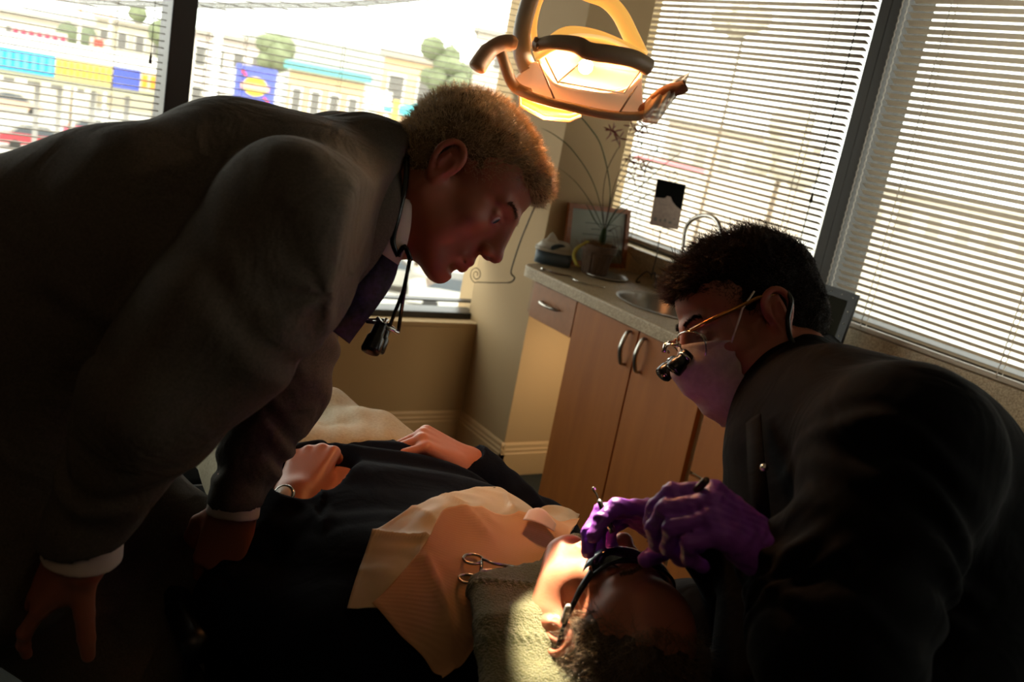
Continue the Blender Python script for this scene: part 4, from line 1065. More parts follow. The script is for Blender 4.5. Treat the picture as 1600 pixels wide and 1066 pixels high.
# wrist watch
wa = unit(cN - bN); wc = cN - wa * .012
t = thing('wristwatch', 'black wristwatch with small bright face on the near wrist of the lying person', 'watch', wc)
fr = Frame(wc, wa, (-.35, -.2, .93))
ringp = [fr(.031 * math.cos(a), 0, .027 * math.sin(a)) for a in np.linspace(0, 2 * math.pi, 25)]
V, F = tube_geo(ringp, .008, 8, False, (.3, 1.0), wa); mesh_obj('strap', V, F, mat('watch_strap', '0c0b0b', .4), t, True)
lathe('case', [(0, 0), (.017, 0), (.018, .004), (.016, .008), (.014, .008), (.013, .0075), (0, .0075)], M_chrome, t, 24, Frame(fr(0, 0, .026), wa, (-.35, -.2, .93)).mw())
lathe('dial', [(0, 0), (.013, 0), (.013, .0008), (0, .0008)], mat('watch_dial', 'dcd6cc', .3), t, 20, Frame(fr(0, 0, .034), wa, (-.35, -.2, .93)).mw())

# ------------------------------------------------------------ dental chair
M_vinyl = mat('black_vinyl', '0b0b0b', .38, bump=(200, .1, .001)); M_chairgrey = mat('grey_chair_plastic', '1a1918', .6)
t = thing('dental_chair', 'black vinyl reclined dental chair under the lying person', 'chair', (.68, 1.5, 0))
def pad(name, lo, hi, r, tilt=0.0, pivot=None, parent=t):
    bm = bmesh.new(); M = None
    if tilt: pv = Vector(pivot or lo); M = Matrix.Translation(pv) @ Matrix.Rotation(math.radians(tilt), 4, 'X') @ Matrix.Translation(-pv)
    bx(bm, lo, hi, r, M); return bm_obj(name, bm, M_vinyl, parent, angle=60)
pad('backrest', (.40, .84, .585), (.98, 1.42, .655), .03, 0)
pad('seat', (.42, 1.42, .60), (.94, 1.72, .68), .03)
pad('leg_rest', (.44, 1.72, .60), (.92, 2.35, .67), .03, -6, (.5, 1.72, .62))
pad('headrest', (.62, .62, .745), (.86, .82, .785), .02, 0)
tube('headrest_bar', [(.74, .74, .745), (.74, .80, .69), (.74, .86, .63)], .02, M_chairgrey, t)
bm = bmesh.new(); bx(bm, (.55, 1.15, .45), (.81, 1.6, .60), .03); bm_obj('seat_frame', bm, M_chairgrey, t)
bm = bmesh.new(); bx(bm, (.58, 1.25, .06), (.78, 1.5, .46), .04); bm_obj('column', bm, M_chairgrey, t)
bm = bmesh.new(); bx(bm, (.45, 1.05, 0), (.91, 1.95, .06), .02); bm_obj('base', bm, M_chairgrey, t)
for s, x in ((-1, .36), (1, .985)):
    tube('armrest', spline([(x + .05 * -s * .2, 1.36, .60), (x, 1.36, .68), (x, 1.30, .715), (x, 1.12, .715)], 5), .022, M_vinyl, t, 10)
# side rails with light edges, seen below the near hands
M_rail = mat('grey_rail', '6d675f', .35)
for k_, (p0, p1) in enumerate((((315, 905), (352, 960)), ((300, 1010), (335, 1066)))):
    tube('side_rail', [P(p0[0], p0[1], 1.42), P(p1[0], p1[1], 1.40)], .006, M_rail, t, 8)

# ------------------------------------------------------------ drapes on the chest
def ztop(x, y, off=0.004):
    x = np.asarray(x, float); y = np.asarray(y, float); z = np.full(x.shape, 1.08)
    for _ in range(26):
        X = np.stack([x, y, z], -1); D = np.full(x.shape, 1.0)
        for p in sw:
            if not p[6]: D = fold(D, dprim(p, X), p[5], False)
        z = z - np.clip(D - off, -.02, .03) * .9
    return np.maximum(z, .80)
def landz(px, py, off):
    z = .88
    for _ in range(12):
        q = onZ(px, py, z); z = z * .5 + .5 * float(ztop(q[0], q[1], off))
    return onZ(px, py, z)
def coons(name, L, Rr, Bt, Tp, off, m, parent=None, nu=70, nv=60, wr=None, th=.0006):
    """draped sheet between four edge paths given as picture points read off the photograph and landed on the body below"""
    def path(pts, n):
        q = np.array([landz(a, b, off)[:2] for a, b in pts]); q = np.array(spline(q, 12)) if len(q) > 2 else q
        s = np.r_[0, np.cumsum(np.linalg.norm(np.diff(q, axis=0), axis=1))]; t_ = np.linspace(0, s[-1], n)
        return np.stack([np.interp(t_, s, q[:, i]) for i in (0, 1)], 1)
    l, r, b, tp = path(L, nv), path(Rr, nv), path(Bt, nu), path(Tp, nu)
    u = np.linspace(0, 1, nu)[:, None, None]; v = np.linspace(0, 1, nv)[None, :, None]
    XY = (1 - v) * b[:, None] + v * tp[:, None] + (1 - u) * l[None] + u * r[None] - ((1 - u) * (1 - v) * b[0] + u * (1 - v) * b[-1] + (1 - u) * v * tp[0] + u * v * tp[-1])
    Z = ztop(XY[..., 0], XY[..., 1], off)
    for _ in range(5):
        Zp = np.pad(Z, 1, mode='edge'); Zs = (Zp[:-2, 1:-1] + Zp[2:, 1:-1] + Zp[1:-1, :-2] + Zp[1:-1, 2:]) / 4; Z = np.maximum(Z, Zs)
    if wr: Z = Z + np.maximum(wr(XY[..., 0], XY[..., 1], u[..., 0], v[..., 0]), 0)
    V = np.concatenate([XY, Z[..., None]], -1).reshape(-1, 3); V2 = V - [0, 0, th]
    F = [];N = nu * nv
    idx = np.arange(N).reshape(nu, nv); q = np.stack([idx[:-1, :-1], idx[1:, :-1], idx[1:, 1:], idx[:-1, 1:]], -1).reshape(-1, 4)
    rim = np.r_[idx[:, 0], idx[-1, 1:], idx[-2::-1, -1], idx[0, -2:0:-1]]; rim2 = np.roll(rim, -1)
    sd_ = np.stack([rim2, rim, rim + N, rim2 + N], 1)
    return np_mesh(name, np.concatenate([V, V2]), np.concatenate([q, q[:, ::-1] + N, sd_]), m, parent, True)
M_bibw = mat('cream_plastic_drape', 'c6b494', .55, noise=(30, 'b5a382', .5)); M_bibp = mat('peach_paper_bib', 'c89a6c', .8, bump=(220, .3, .001))
_w = M_bibp.node_tree; _wv = _w.nodes.new('ShaderNodeTexWave'); _wv.inputs['Scale'].default_value = 75; _wv.bands_direction = 'Y'
_tc = [n for n in _w.nodes if n.type == 'TEX_COORD'][0]; _bp = [n for n in _w.nodes if n.type == 'BUMP'][0]
_mp = _w.nodes.new('ShaderNodeMapping'); _mp.inputs['Rotation'].default_value = (0, 0, math.radians(25)); _w.links.new(_tc.outputs['Object'], _mp.inputs[0])
_w.links.new(_mp.outputs[0], _wv.inputs['Vector']); _w.links.new(_wv.outputs['Fac'], _bp.inputs['Height']); _bp.inputs['Strength'].default_value = .22; _bp.inputs['Distance'].default_value = .0006
def ridge(p0, p1, w, h):
    p0 = np.array(p0[:2]); p1 = np.array(p1[:2]); d = p1 - p0; L = np.linalg.norm(d)
    def f(x, y):
        t_ = np.clip(((x - p0[0]) * d[0] + (y - p0[1]) * d[1]) / L ** 2, 0, 1); q = np.hypot(x - p0[0] - t_ * d[0], y - p0[1] - t_ * d[1])
        return h * np.exp(-(q / w))
    return f
rw = [ridge(onZ(*a, .905), onZ(*b, .905), w, h) for a, b, w, h in (((582, 836), (664, 850), .008, .012), ((664, 850), (640, 905), .008, .008), ((680, 780), (720, 800), .007, .007), ((790, 775), (800, 800), .006, .006), ((620, 790), (700, 840), .01, .006))]
drape = coons('drape', [(542, 952), (556, 905), (582, 834)], [(862, 905), (885, 850), (905, 806)], [(542, 952), (600, 950), (700, 930), (862, 905)], [(582, 834), (600, 822), (655, 788), (700, 772), (776, 764), (850, 792), (905, 806)], .006, M_bibw, None,
              wr=lambda x, y, u, v: sum(f(x, y) for f in rw) + .0015 * np.sin(x * 90 + 3 * np.sin(y * 50)))
tag(drape, 'cream plastic drape spread over the navy sweater, under the peach paper bib', 'drape')
rp = [ridge(onZ(*a, .905), onZ(*b, .905), w, h) for a, b, w, h in (((664, 862), (700, 812), .03, .016), ((725, 800), (760, 835), .02, .010), ((700, 812), (755, 850), .012, .010), ((664, 880), (720, 930), .010, .010), ((800, 815), (860, 830), .012, .008), ((745, 835), (800, 830), .012, -.0), ((690, 905), (745, 950), .012, .006))]
bib = coons('paper_bib', [(580, 948), (625, 1000), (682, 1058), (690, 1064)], [(905, 812), (885, 850), (862, 905), (850, 960)], [(580, 948), (622, 905), (664, 862), (690, 815), (735, 806), (820, 805), (905, 812)], [(690, 1064), (768, 1018), (810, 990), (850, 960)], .011, M_bibp, None,
            wr=lambda x, y, u, v: .0015 + sum(f(x, y) for f in rp))
tag(bib, 'crumpled peach ribbed paper bib on the chest of the lying person', 'bib')
# pale tag of paper lying on the bib
tg = coons('paper_tag', [(817, 812), (826, 797)], [(866, 832), (869, 820)], [(817, 812), (840, 824), (866, 832)], [(826, 797), (845, 800), (869, 820)], .030, mat('pinkish_white_paper', 'd8b8a4', .7), None, 10, 8, lambda x, y, u, v: .006 * np.sin(3.14 * u) + 0 * v)
tag(tg, 'small pinkish white paper tag stuck on the far part of the bib', 'paper')
# folded olive towel by the neck
M_towel = mat('olive_terry_towel', '6d7040', .95, noise=(420, '4a4e28', .5), bump=(420, 1.0, .006), sheen=.4)
tw0 = [landz(752, 912, .03), landz(862, 888, .03)]
A_, B_ = landz(752, 915, .028), landz(865, 892, .028)
C_, D_ = np.array([.575, .742, .862]), np.array([.685, .70, .875])
def towel_disp(X):
    u_ = unit(C_ - A_); q = (X - A_) @ u_; return -.0035 * np.exp(-((q - .012) / .006) ** 2) * (1 + .6 * np.sin(X @ unit(B_ - A_) * 700)) - .003 * np.exp(-((q - .115) / .01) ** 2) * (1 + .6 * np.sin(X @ unit(B_ - A_) * 700)) + .0012 * np.sin(X[..., 0] * 600) * np.sin(X[..., 1] * 640 + X[..., 2] * 300)
tp_ = []
for s in np.linspace(0, 1, 6):
    a = A_ * (1 - s) + B_ * s; c = C_ * (1 - s) + D_ * s; m_ = (a + c) / 2 + np.array([0, 0, .012])
    tp_ += [rc(a, m_, .017, .019, .012), rc(m_, c, .019, .019, .012)]
tp_ += [rc(C_ + [.0, 0, -.0], C_ + [.03, -.06, -.04], .02, .02, .01), rc(D_, D_ + [.02, -.06, -.05], .02, .02, .01), rc((C_ + D_) / 2, (C_ + D_) / 2 + [.02, -.06, -.04], .024, .024, .02)]
tw = soft('towel', tp_, .0026, M_towel, None, towel_disp, 1); tag(tw, 'folded olive green terry towel beside the neck of the lying person', 'towel')
tw2 = soft('towel', [rc(landz(872, 872, .02), landz(900, 848, .02), .017, .014, .01), rc(landz(860, 888, .02), landz(872, 868, .02), .018, .018, .01)], .003, M_towel, None, lambda X: .0012 * np.sin(X[..., 0] * 600) * np.sin(X[..., 1] * 640), 1)
tag(tw2, 'dark olive towel end tucked under the chin of the lying person', 'towel')
# haemostat lying on the bib
t = thing('haemostat', 'steel haemostat with two finger rings lying on the peach bib', 'scissors', landz(740, 890, .02))
def ringpts(cx, cy, rx, ry, ang):
    return [landz(cx + rx * math.cos(a) * math.cos(ang) - ry * math.sin(a) * math.sin(ang), cy + rx * math.cos(a) * math.sin(ang) + ry * math.sin(a) * math.cos(ang), .018) + [0, 0, .004] for a in np.linspace(0, 2 * math.pi, 20, endpoint=False)]
def flatz(pts): 
    z = np.mean([p[2] for p in pts]); return [np.array([p[0], p[1], p[2] * .3 + z * .7]) for p in pts]
M_inst = mat('instrument_steel', '9c948a', .22, 1.0)
for cx, cy, nm in ((738, 878, 'finger_ring'), (731, 909, 'finger_ring')):
    p = flatz(ringpts(cx, cy, 15, 10.5, .1)); p.append(p[0]); V, F = tube_geo(p, .0021, 8, False); mesh_obj(nm, V, F, M_inst, t, True)
jx = [landz(x, y, .02) + [0, 0, .004] for x, y in ((752, 879), (758, 886), (800, 891))]
tube('shank', [landz(752, 878, .02) + [0, 0, .004], landz(770, 885, .02) + [0, 0, .004], landz(805, 892, .02) + [0, 0, .005]], [.002, .0022, .0024], M_inst, t, 8)
tube('shank', [landz(745, 912, .02) + [0, 0, .004], landz(750, 898, .02) + [0, 0, .005], landz(772, 896, .02) + [0, 0, .005], landz(805, 893, .02) + [0, 0, .005]], [.002, .0022, .0022, .0022], M_inst, t, 8)
tube('ratchet', [landz(752, 884, .02) + [0, 0, .004], landz(750, 900, .02) + [0, 0, .004]], .0022, M_inst, t, 8)
# dark glasses over the eyes
t = thing('protective_glasses', 'dark wraparound protective glasses on the lying person', 'glasses', HP(0, .11, .01))
M_lens2 = mat('dark_lens', '0a1014', .08, coat=.6, spec=.8); M_frm2 = mat('black_glasses_frame', '0a0a0a', .3)
def lens_patch(s):
    V = [];n, m_ = 18, 10
    for i in range(n):
        for j in range(m_):
            a = -.12 + 1.36 * i / (n - 1); b = j / (m_ - 1) - .5; hgt = .046 * (1 - .62 * (i / (n - 1)) ** 2) * min(1, (i + 1.2) / 3.2)
            x = s * .072 * math.sin(a * 1.15 + .13) ; y = .056 + .052 * math.cos(a * 1.0) + .012 * math.cos(b * 3.0); z = .006 + b * hgt
            V.append(HP(x, y, z))
    V2 = [HP(*(HP.inv(v) - np.array([0, .002, 0]))) for v in V]
    idx = np.arange(n * m_).reshape(n, m_); q = np.stack([idx[:-1, :-1], idx[1:, :-1], idx[1:, 1:], idx[:-1, 1:]], -1).reshape(-1, 4); N = n * m_
    rim = np.r_[idx[:, 0], idx[-1, 1:], idx[-2::-1, -1], idx[0, -2:0:-1]]; r2 = np.roll(rim, -1)
    o = np_mesh('lens', np.array(V + V2), np.concatenate([q, q[:, ::-1] + N, np.stack([r2, rim, rim + N, r2 + N], 1)]), M_lens2, t, True)
    V, F = tube_geo([V[k] for k in idx[:, -1]], .0022, 8); mesh_obj('rim', V, F, M_frm2, t, True)
for s in (-1, 1):
    lens_patch(s)
    tube('temple', [HP(s * .072, .078, .012), HP(s * .079, .055, .012), HP(s * .085, .02, .014), HP(s * .087, -.015, .020), HP(s * .083, -.035, .0)], [.0045, .004, .003, .003, .0025], M_frm2, t, 8)
tube('bridge', [HP(-.012, .1165, .014), HP(0, .1185, .017), HP(.012, .1165, .014)], .0025, M_frm2, t)
box_ = soft('sticker', [rc(HP(-.0855, .030, .011), HP(-.0862, .014, .013), .0045, None, .001)], .0016, mat('grey_sticker', '8d9090', .4), t, None, 0)
# ------------------------------------------------------------ seated dentist
SK3 = (0.33, 0.11, 0.06)
M_skin3 = mat('skin_of_dentist', 'ffffff', .45, attr='tint', sss=.15, bump=(350, .12, .001))
M_black = mat('black_scrub_cloth', '0a0a0b', .9, noise=(300, '060606', .5), bump=(400, .2, .001), wrinkle=(8, .5, .02), spec=.12)
M_hair3 = mat('dark_brown_hair', '150e09', .8, noise=(80, '0e0906', .5), spec=.1); M_hair3s = mat('dark_brown_strands', '2a1c12', .55, spec=.3)
M_glove = mat('purple_nitrile', '8c48b8', .38, sss=.1, bump=(130, .35, .002))
den = thing('person', 'person in black shirt, mask and purple gloves, seated at the head of the chair', 'person', (1.12, .42, 0))
HD = Frame((1.013, .910, 1.252), cdir(-.939, .30, -.172), cdir(-.322, -.938, .129), .94)
dN, eNd, wNd = P(1405, 715, 1.0), P(1310, 1020, .90), P(1213, 872, .985)
dF, eFd, wFd = P(1262, 700, 1.34), P(1180, 960, 1.34), P(1088, 838, 1.20)
GN = Frame(wNd, unit(P(1120, 803, .965) - wNd), cdir(.10, -.80, -.55), 1.0)
gN, tN = hand_prims(1, [(50, 45, 22), (58, 52, 30), (62, 65, 40), (60, 75, 45)], (2, 0, -2, -5), (26, 40, 2), forearm=.03)
GF = Frame(wFd, unit(P(1000, 803, 1.18) - wFd), cdir(.15, -.90, .35), 1.0)
gF, tF = hand_prims(-1, [(18, 38, 22), (24, 48, 28), (34, 58, 36), (42, 62, 40)], (3, 0, -3, -6), (34, 34, 4), forearm=.03)
db = xf(head_prims(jaw=1.05, brow=1.05), HD)
nbD = P(1246, 600, 1.30)
db += [rc(HD(0, -.03, -.09), nbD, .055, .062, .03), rc(nbD, P(1380, 850, 1.16), .062, .11, .03), rc(P(1380, 850, 1.16), P(1470, 1250, 1.14), .11, .12, .05),
       rc(nbD + (dN - nbD) * .3, dN, .05, .05, .03), rc(nbD, dF, .05, .05, .03), rc(dN, eNd, .045, .038, .02), rc(eNd, wNd, .038, .026, .02), rc(dF, eFd, .045, .038, .02), rc(eFd, wFd, .038, .026, .02)]
pD = P(1470, 1250, 1.14); kDN, kDF = pD + [-.30, -.22, .02], pD + [-.12, .32, .02]
for k_ in (kDN, kDF): db += [rc(pD, k_, .10, .055, .03), rc(k_, np.array([k_[0], k_[1], .10]), .05, .035, .02)]
db += xf(gN, GN) + xf(gF, GF)
soft('body', db, .0024, M_skin3, den, sm=1, col=skin_tint(HD, SK3, (.36, .08, .06)))
make_eyes(HD, den, '3a2c20', (0, 1, -.45))
hp3 = [el((0, -.018, .054), (.081, .103, .083), .01), el((0, -.048, .000), (.070, .070, .062), .02), el((0, .030, .084), (.062, .066, .042), .02), el((0, .080, .082), (.046, .022, .020), .015),
       el((0, .110, -.015), (.12, .066, .092), .008, rotA('X', 6), True), el((0, .025, -.045), (.2, .050, .062), .01, None, True), hs((0, 0, -.055), (0, .25, -1))]
for s in (-1, 1): hp3.append(el((s * .085, -.006, .004), (.02, .026, .038), .006, None, True))
def comb3(q): return np.stack([q[:, 0] * 3 + .25 * np.sin(q[:, 1] * 90), .75 + .3 * np.sin(q[:, 0] * 120), .25 + .3 * np.sin(q[:, 1] * 70 + q[:, 0] * 50)], 1)
hair_cap('hair', HD, hp3, M_hair3, den, .0026, .0025, 120, 22000, lambda q: .010 + .020 * np.clip((q[:, 2] - .05) / .06, 0, 1), comb3, M_hair3s, .42, .00045, .6)
n = 130; a = rng.uniform(-1, 1, n); rt = np.stack([.04 * a, .0 + .035 * rng.normal(size=n), .138 + 0 * a], 1)       # unruly locks on the crown
strands('hair_locks', np.array([HD(*q) for q in rt]), np.tile(HD.A @ np.array([0., .1, 1.0]), (n, 1)) + rng.normal(0, .35, (n, 3)), .030, M_hair3s, den, .0006, 1.3)
for s in (-1, 1):
    n = 300; u = rng.random(n); rt = np.stack([s * (.012 + .034 * u), .1035 - .017 * u + rng.normal(0, .0006, n), .029 + .006 * np.sin(u * 2.6) + rng.normal(0, .0018, n)], 1)
    strands('eyebrow', np.array([HD(*q) for q in rt]), np.tile(HD.A @ np.array([s * .8, .5, .15]), (n, 1)), .009, M_hair3, den, .0005, .2, 3)
# gloves grown from the same hands
for H_, pr, k_ in ((GN, 1, gN), (GF, -1, gF)):
    curls = None
gNg, _ = hand_prims(1, [(50, 45, 22), (58, 52, 30), (62, 65, 40), (60, 75, 45)], (2, 0, -2, -5), (26, 40, 2), grow=.0016, forearm=.045)
gFg, _ = hand_prims(-1, [(18, 38, 22), (24, 48, 28), (34, 58, 36), (42, 62, 40)], (3, 0, -3, -6), (34, 34, 4), grow=.0016, forearm=.045)
gl = lambda X: .0009 * np.sin(X[..., 0] * 330 + 5 * np.sin(X[..., 2] * 160)) * np.sin(X[..., 1] * 280 + X[..., 2] * 210)
cuff = [rc((0, -.005, 0), (0, -.062, 0), .031, .046, .01), hs((0, -.058, 0), (0, -1, 0)), rc((0, -.03, 0), (0, -.09, 0), .026, .048, .003, True)]
soft('glove', xf(gNg + cuff, GN), .0022, M_glove, den, gl, 1); soft('glove', xf(gFg + cuff, GF), .0022, M_glove, den, gl, 1)
# black shirt
nzD = cloth_noise(21, .003, 15)
Sj = [rc(P(1268, 655, 1.27), P(1405, 820, 1.14), .095, .14, .06), rc(P(1405, 820, 1.14), P(1450, 1250, 1.14), .140, .16, .08), rc(P(1250, 720, 1.2), P(1300, 1050, 1.12), .085, .14, .06),
      rc(P(1300, 640, 1.17), dN, .075, .098, .05), rc(P(1255, 640, 1.24), dF, .06, .072, .04), el(P(1440, 740, 1.12), (.095, .095, .11), .06), el(P(1445, 930, 1.12), (.11, .11, .15), .08),
      rc(dN, eNd, .096, .074, .03), rc(eNd, P(1228, 890, .99), .074, .047, .03), rc(dF, eFd, .072, .060, .03), rc(eFd, P(1100, 850, 1.205), .056, .036, .03),
      rc(HD(0, -.058, -.088), nbD, .063, .074, .02)]
Sj += [rc(HD(0, -.020, -.02), HD(0, -.040, -.110), .0565, .0575, .004, True), hs(P(1253, 560, 1.2), cdir(-.42, -.9, 0), .002) if False else rc(HD(0, .05, -.05), HD(0, .06, -.16), .05, .03, .01, True)]
shd = addd(nzD, sleeve_folds(dN, eNd, 5, .006, 0, 1.1, 1.5, rad=.15), sleeve_folds(eNd, wNd, 4.5, .005, 0, .95, 1.6, rad=.12))
sb = soft('shirt', Sj, .0048, M_black, den, shd, 1)
# placket and snaps
strip('placket', [P(1178, 655, 1.14), P(1182, 720, 1.075), P(1188, 790, 1.04), P(1192, 860, 1.03)], .022, cdir(-.6, 0, -.8), M_black, sb, .002)
for px, py in ((1194, 731), (1182, 820)):
    bm = bmesh.new(); bmesh.ops.create_uvsphere(bm, u_segments=12, v_segments=8, radius=.0045); 
    for v in bm.verts: v.co += Vector(P(px, py, 1.03))
    bm_obj('snap', bm, M_chrome, sb, True)
tr3 = []
for k_ in (kDN, kDF): tr3 += [rc(pD, k_, .14, .085, .05), rc(k_, np.array([k_[0], k_[1], .12]), .085, .06, .03)]
soft('trousers', tr3, .007, M_black, den, cloth_noise(31, .003, 14), 1)
for k_ in (kDN, kDF):
    c = np.array([k_[0], k_[1], .05]); f_ = np.array([-.8, .2, 0]); soft('shoe', [rc(c - f_ * .04, c + f_ * .20, .045, .038, .02), hs((0, 0, .004), (0, 0, -1))], .006, M_shoe, den, None, 1)
# stool
t = thing('dental_stool', 'round black stool under the seated dentist', 'stool', (pD[0], pD[1], 0))
sz = pD[2] - .175
lathe('seat', [(0, sz - .07), (.17, sz - .07), (.2, sz - .05), (.205, sz - .01), (.18, sz), (0, sz)], M_vinyl, t, 32, Matrix.Translation((pD[0], pD[1], 0)))
tube('gas_column', [(pD[0], pD[1], .08), (pD[0], pD[1], sz - .06)], .028, M_chrome, t, 14)
for i in range(5):
    a = 6.283 * i / 5; e = np.array([pD[0] + .26 * math.cos(a), pD[1] + .26 * math.sin(a), .065]); L_ = tube('leg', [(pD[0], pD[1], .10), e], [.022, .015], M_chairgrey, t, 8)
    bm = bmesh.new(); bmesh.ops.create_uvsphere(bm, u_segments=12, v_segments=8, radius=.028)
    for v in bm.verts: v.co = Vector((v.co.x * .6, v.co.y, v.co.z)) + Vector((e[0], e[1], .029))
    bm_obj('castor', bm, M_vinyl, L_, True)
# face mask with ear loops
M_mask = mat('pale_pink_mask', 'b8a8a0', .8, noise=(120, 'a89890', .4), bump=(420, .3, .0006))
t = thing('face_mask', 'pale pink pleated face mask worn by the seated dentist', 'mask', HD(0, .12, -.06))
V = []; nu, nv = 40, 26
for i in range(nu):
    for j in range(nv):
        u = i / (nu - 1) * 2 - 1; v = j / (nv - 1); a = u * 1.28
        bul = math.cos(u * 1.35) ** .8 if abs(u) < 1.1 else .05
        z = .006 + (-.132) * v + .014 * (abs(u) ** 1.5) * (1 - 2 * v) * -1.4; r = .064 + .001 * math.sin(v * 3.14)
        yb = .048 + (.062 + .020 * math.sin(math.pi * v) * bul + (.016 * bul ** 3) * math.exp(-((v - .30) / .24) ** 2)) * math.cos(a) ** 1.0
        x = .0700 * math.sin(a) * (1 - .14 * v)
        pl = .0048 * (abs(((v * 3.6 + .12) % 1) - .5) * 2) * (1 - .2 * abs(u))
        y = yb + pl + .0025 * math.sin(u * 9 + v * 7) * (v ** .5); y -= .018 * v * v
        V.append(HD(x, y, z))
V = np.array(V); idx = np.arange(nu * nv).reshape(nu, nv); q = np.stack([idx[:-1, :-1], idx[1:, :-1], idx[1:, 1:], idx[:-1, 1:]], -1).reshape(-1, 4)
N = nu * nv; V2 = V - np.array([HD.A @ np.array([0, .0012, 0])]); rim = np.r_[idx[:, 0], idx[-1, 1:], idx[-2::-1, -1], idx[0, -2:0:-1]]; r2 = np.roll(rim, -1)
np_mesh('cloth', np.concatenate([V, V2]), np.concatenate([q, q[:, ::-1] + N, np.stack([r2, rim, rim + N, r2 + N], 1)]), M_mask, t, True)
M_loop = mat('white_elastic', 'cfc0b4', .7)
for s in (-1, 1):
    i_ = 0 if s < 0 else nu - 1; a0 = HD.inv(V[idx[i_, 1]]); a1 = HD.inv(V[idx[i_, -2]])
    tube('ear_loop', [HD(*a0), HD(s * .079, .040, .022), HD(s * .084, .016, .040)], .0014, M_loop, t, 6)
    tube('ear_loop', [HD(*a1), HD(s * .078, .014, -.060), HD(s * .080, -.006, -.030)], .0014, M_loop, t, 6)
# loupes on clear safety glasses with a cord
t = thing('loupes', 'magnifying loupes on clear glasses worn by the seated dentist', 'loupes', HD(0, .13, 0))
M_amber = mat('amber_metal', 'b0763a', .2, .8); M_clear = glassy('clear_shield', 'f4f2f0', .94, .05); M_blk = mat('black_optic', '0b0c0c', .25)
for s in (-1, 1):
    tube('temple', [HD(s * .050, .112, .018), HD(s * .068, .086, .022), HD(s * .078, .045, .026), HD(s * .082, .015, .030), HD(s * .086, -.028, .026)], [.0026, .003, .0032, .0026, .002], M_amber, t, 8)
    tube('rim', spline([HD(s * .010, .122, .014), HD(s * .032, .121, .020), HD(s * .052, .110, .016), HD(s * .058, .100, .002), HD(s * .048, .102, -.020), HD(s * .026, .112, -.026), HD(s * .010, .117, -.008), HD(s * .010, .122, .014)], 4), .0012, M_chrome, t, 6)
    g = [HD(s * .012, .1215, .012), HD(s * .050, .110, .015), HD(s * .056, .100, .000), HD(s * .046, .102, -.019), HD(s * .027, .111, -.024), HD(s * .012, .117, -.008)]
    mesh_obj('shield', g, [(0, 1, 2, 3, 4, 5)], M_clear, t)
    g = [HD(s * .058, .100, .014), HD(s * .074, .060, .020), HD(s * .072, .058, -.008), HD(s * .056, .098, -.016)]; mesh_obj('side_shield', g, [(0, 1, 2, 3)], M_clear, t)
    oc = Frame(HD(s * .030, .122, -.012), HD.A @ np.array([-s * .10, .88, -.46]), HD.A @ np.array([0, .46, .88]))
    Mo = frame_mat(oc.o, oc.x, -oc.z, oc.y)
    lathe('barrel', [(.0, -.004), (.0085, -.004), (.0095, .0), (.0095, .010), (.0118, .014), (.0125, .026), (.0118, .028), (.010, .0285), (.0, .0275)], M_blk, t, 20, Mo)
    lathe('objective', [(0, .0288), (.0098, .0288), (.0098, .0296), (0, .0302)], M_lens2, t, 20, Mo)
    lathe('ring', [(.0097, .002), (.0104, .002), (.0104, .006), (.0097, .006)], M_chrome, t, 20, Mo)
tube('bar', [HD(-.030, .126, .004), HD(-.012, .136, .012), HD(.012, .136, .012), HD(.030, .126, .004)], .0022, M_chrome, t, 8)
tube('hinge', [HD(0, .122, .014), HD(0, .137, .013), HD(0, .142, .004)], .004, M_chrome, t, 8)
cpath = [skin_at(a, b, db, .003) for a, b in ((1236, 470), (1231, 500), (1235, 528), (1250, 548), (1270, 556))]
tube('cord', spline([HD(-.086, -.028, .026)] + cpath, 6), .0034, M_blk, t, 8)
tube('cord', spline([cpath[-1], HD(0, -.150, -.090), HD(.05, -.13, -.085), HD(.078, -.05, -.04), HD(.086, -.028, .026)], 6), .0034, M_blk, t, 8)
# instruments held in the gloves
t = thing('mirror_handle', 'dark metal instrument held in the near purple glove', 'instrument', P(1040, 820, 1.02))
a, b = P(1104, 750, .965), P(1012, 846, 1.10)
tube('handle', [a, a + (b - a) * .02, a + (b - a) * .55, a + (b - a) * .8], [.0035, .0042, .0042, .0036], mat('dark_steel', '6a5548', .3, .9), t, 12)
tube('tip', [a + (b - a) * .8, a + (b - a) * .92, b], [.0030, .0018, .0014], M_inst, t, 10)
t = thing('scaler', 'slim silver hand instrument standing up from the lit purple glove', 'instrument', P(940, 790, 1.17))
a, b = P(927, 762, 1.15), P(958, 832, 1.13)
tube('handle', [a + (b - a) * .28, a + (b - a) * .34, a + (b - a) * .6, b], [.0022, .0034, .0040, .0042], M_inst, t, 12)
tube('hook', spline([a + (b - a) * .30, a + (b - a) * .14, a + (b - a) * .04 + [-.002, 0, 0], a, a + [.004, 0, -.002]], 5), .0012, M_inst, t, 8)
# wedding ring on the far hand of the standing man, dangling loupes and strap
def tofr(q, F_): return F_(*q)
t = thing('hanging_loupes', 'black loupes dangling on a strap from the neck of the standing man', 'loupes', P(588, 520, 1.28))
nk = [P(622, 400, 1.27), P(614, 375, 1.26), P(624, 330, 1.255), P(634, 285, 1.265), P(636, 240, 1.30), P(632, 222, 1.35), P(626, 225, 1.41)]
tube('neck_strap', spline(nk, 6), .0042, M_blk, t, 8, flat=(1.0, .5))
tube('strap_end', [P(640, 405, 1.27), P(634, 440, 1.28), P(622, 520, 1.28)], .0028, M_blk, t, 8, flat=(1, .6))
tube('strap_end', [P(641, 405, 1.28), P(630, 455, 1.285), P(608, 512, 1.28)], .0028, M_blk, t, 8, flat=(1, .6))
tube('neck_strap', spline([P(622, 400, 1.27), P(632, 385, 1.265), P(642, 408, 1.27)], 4), .0035, M_blk, t, 8)
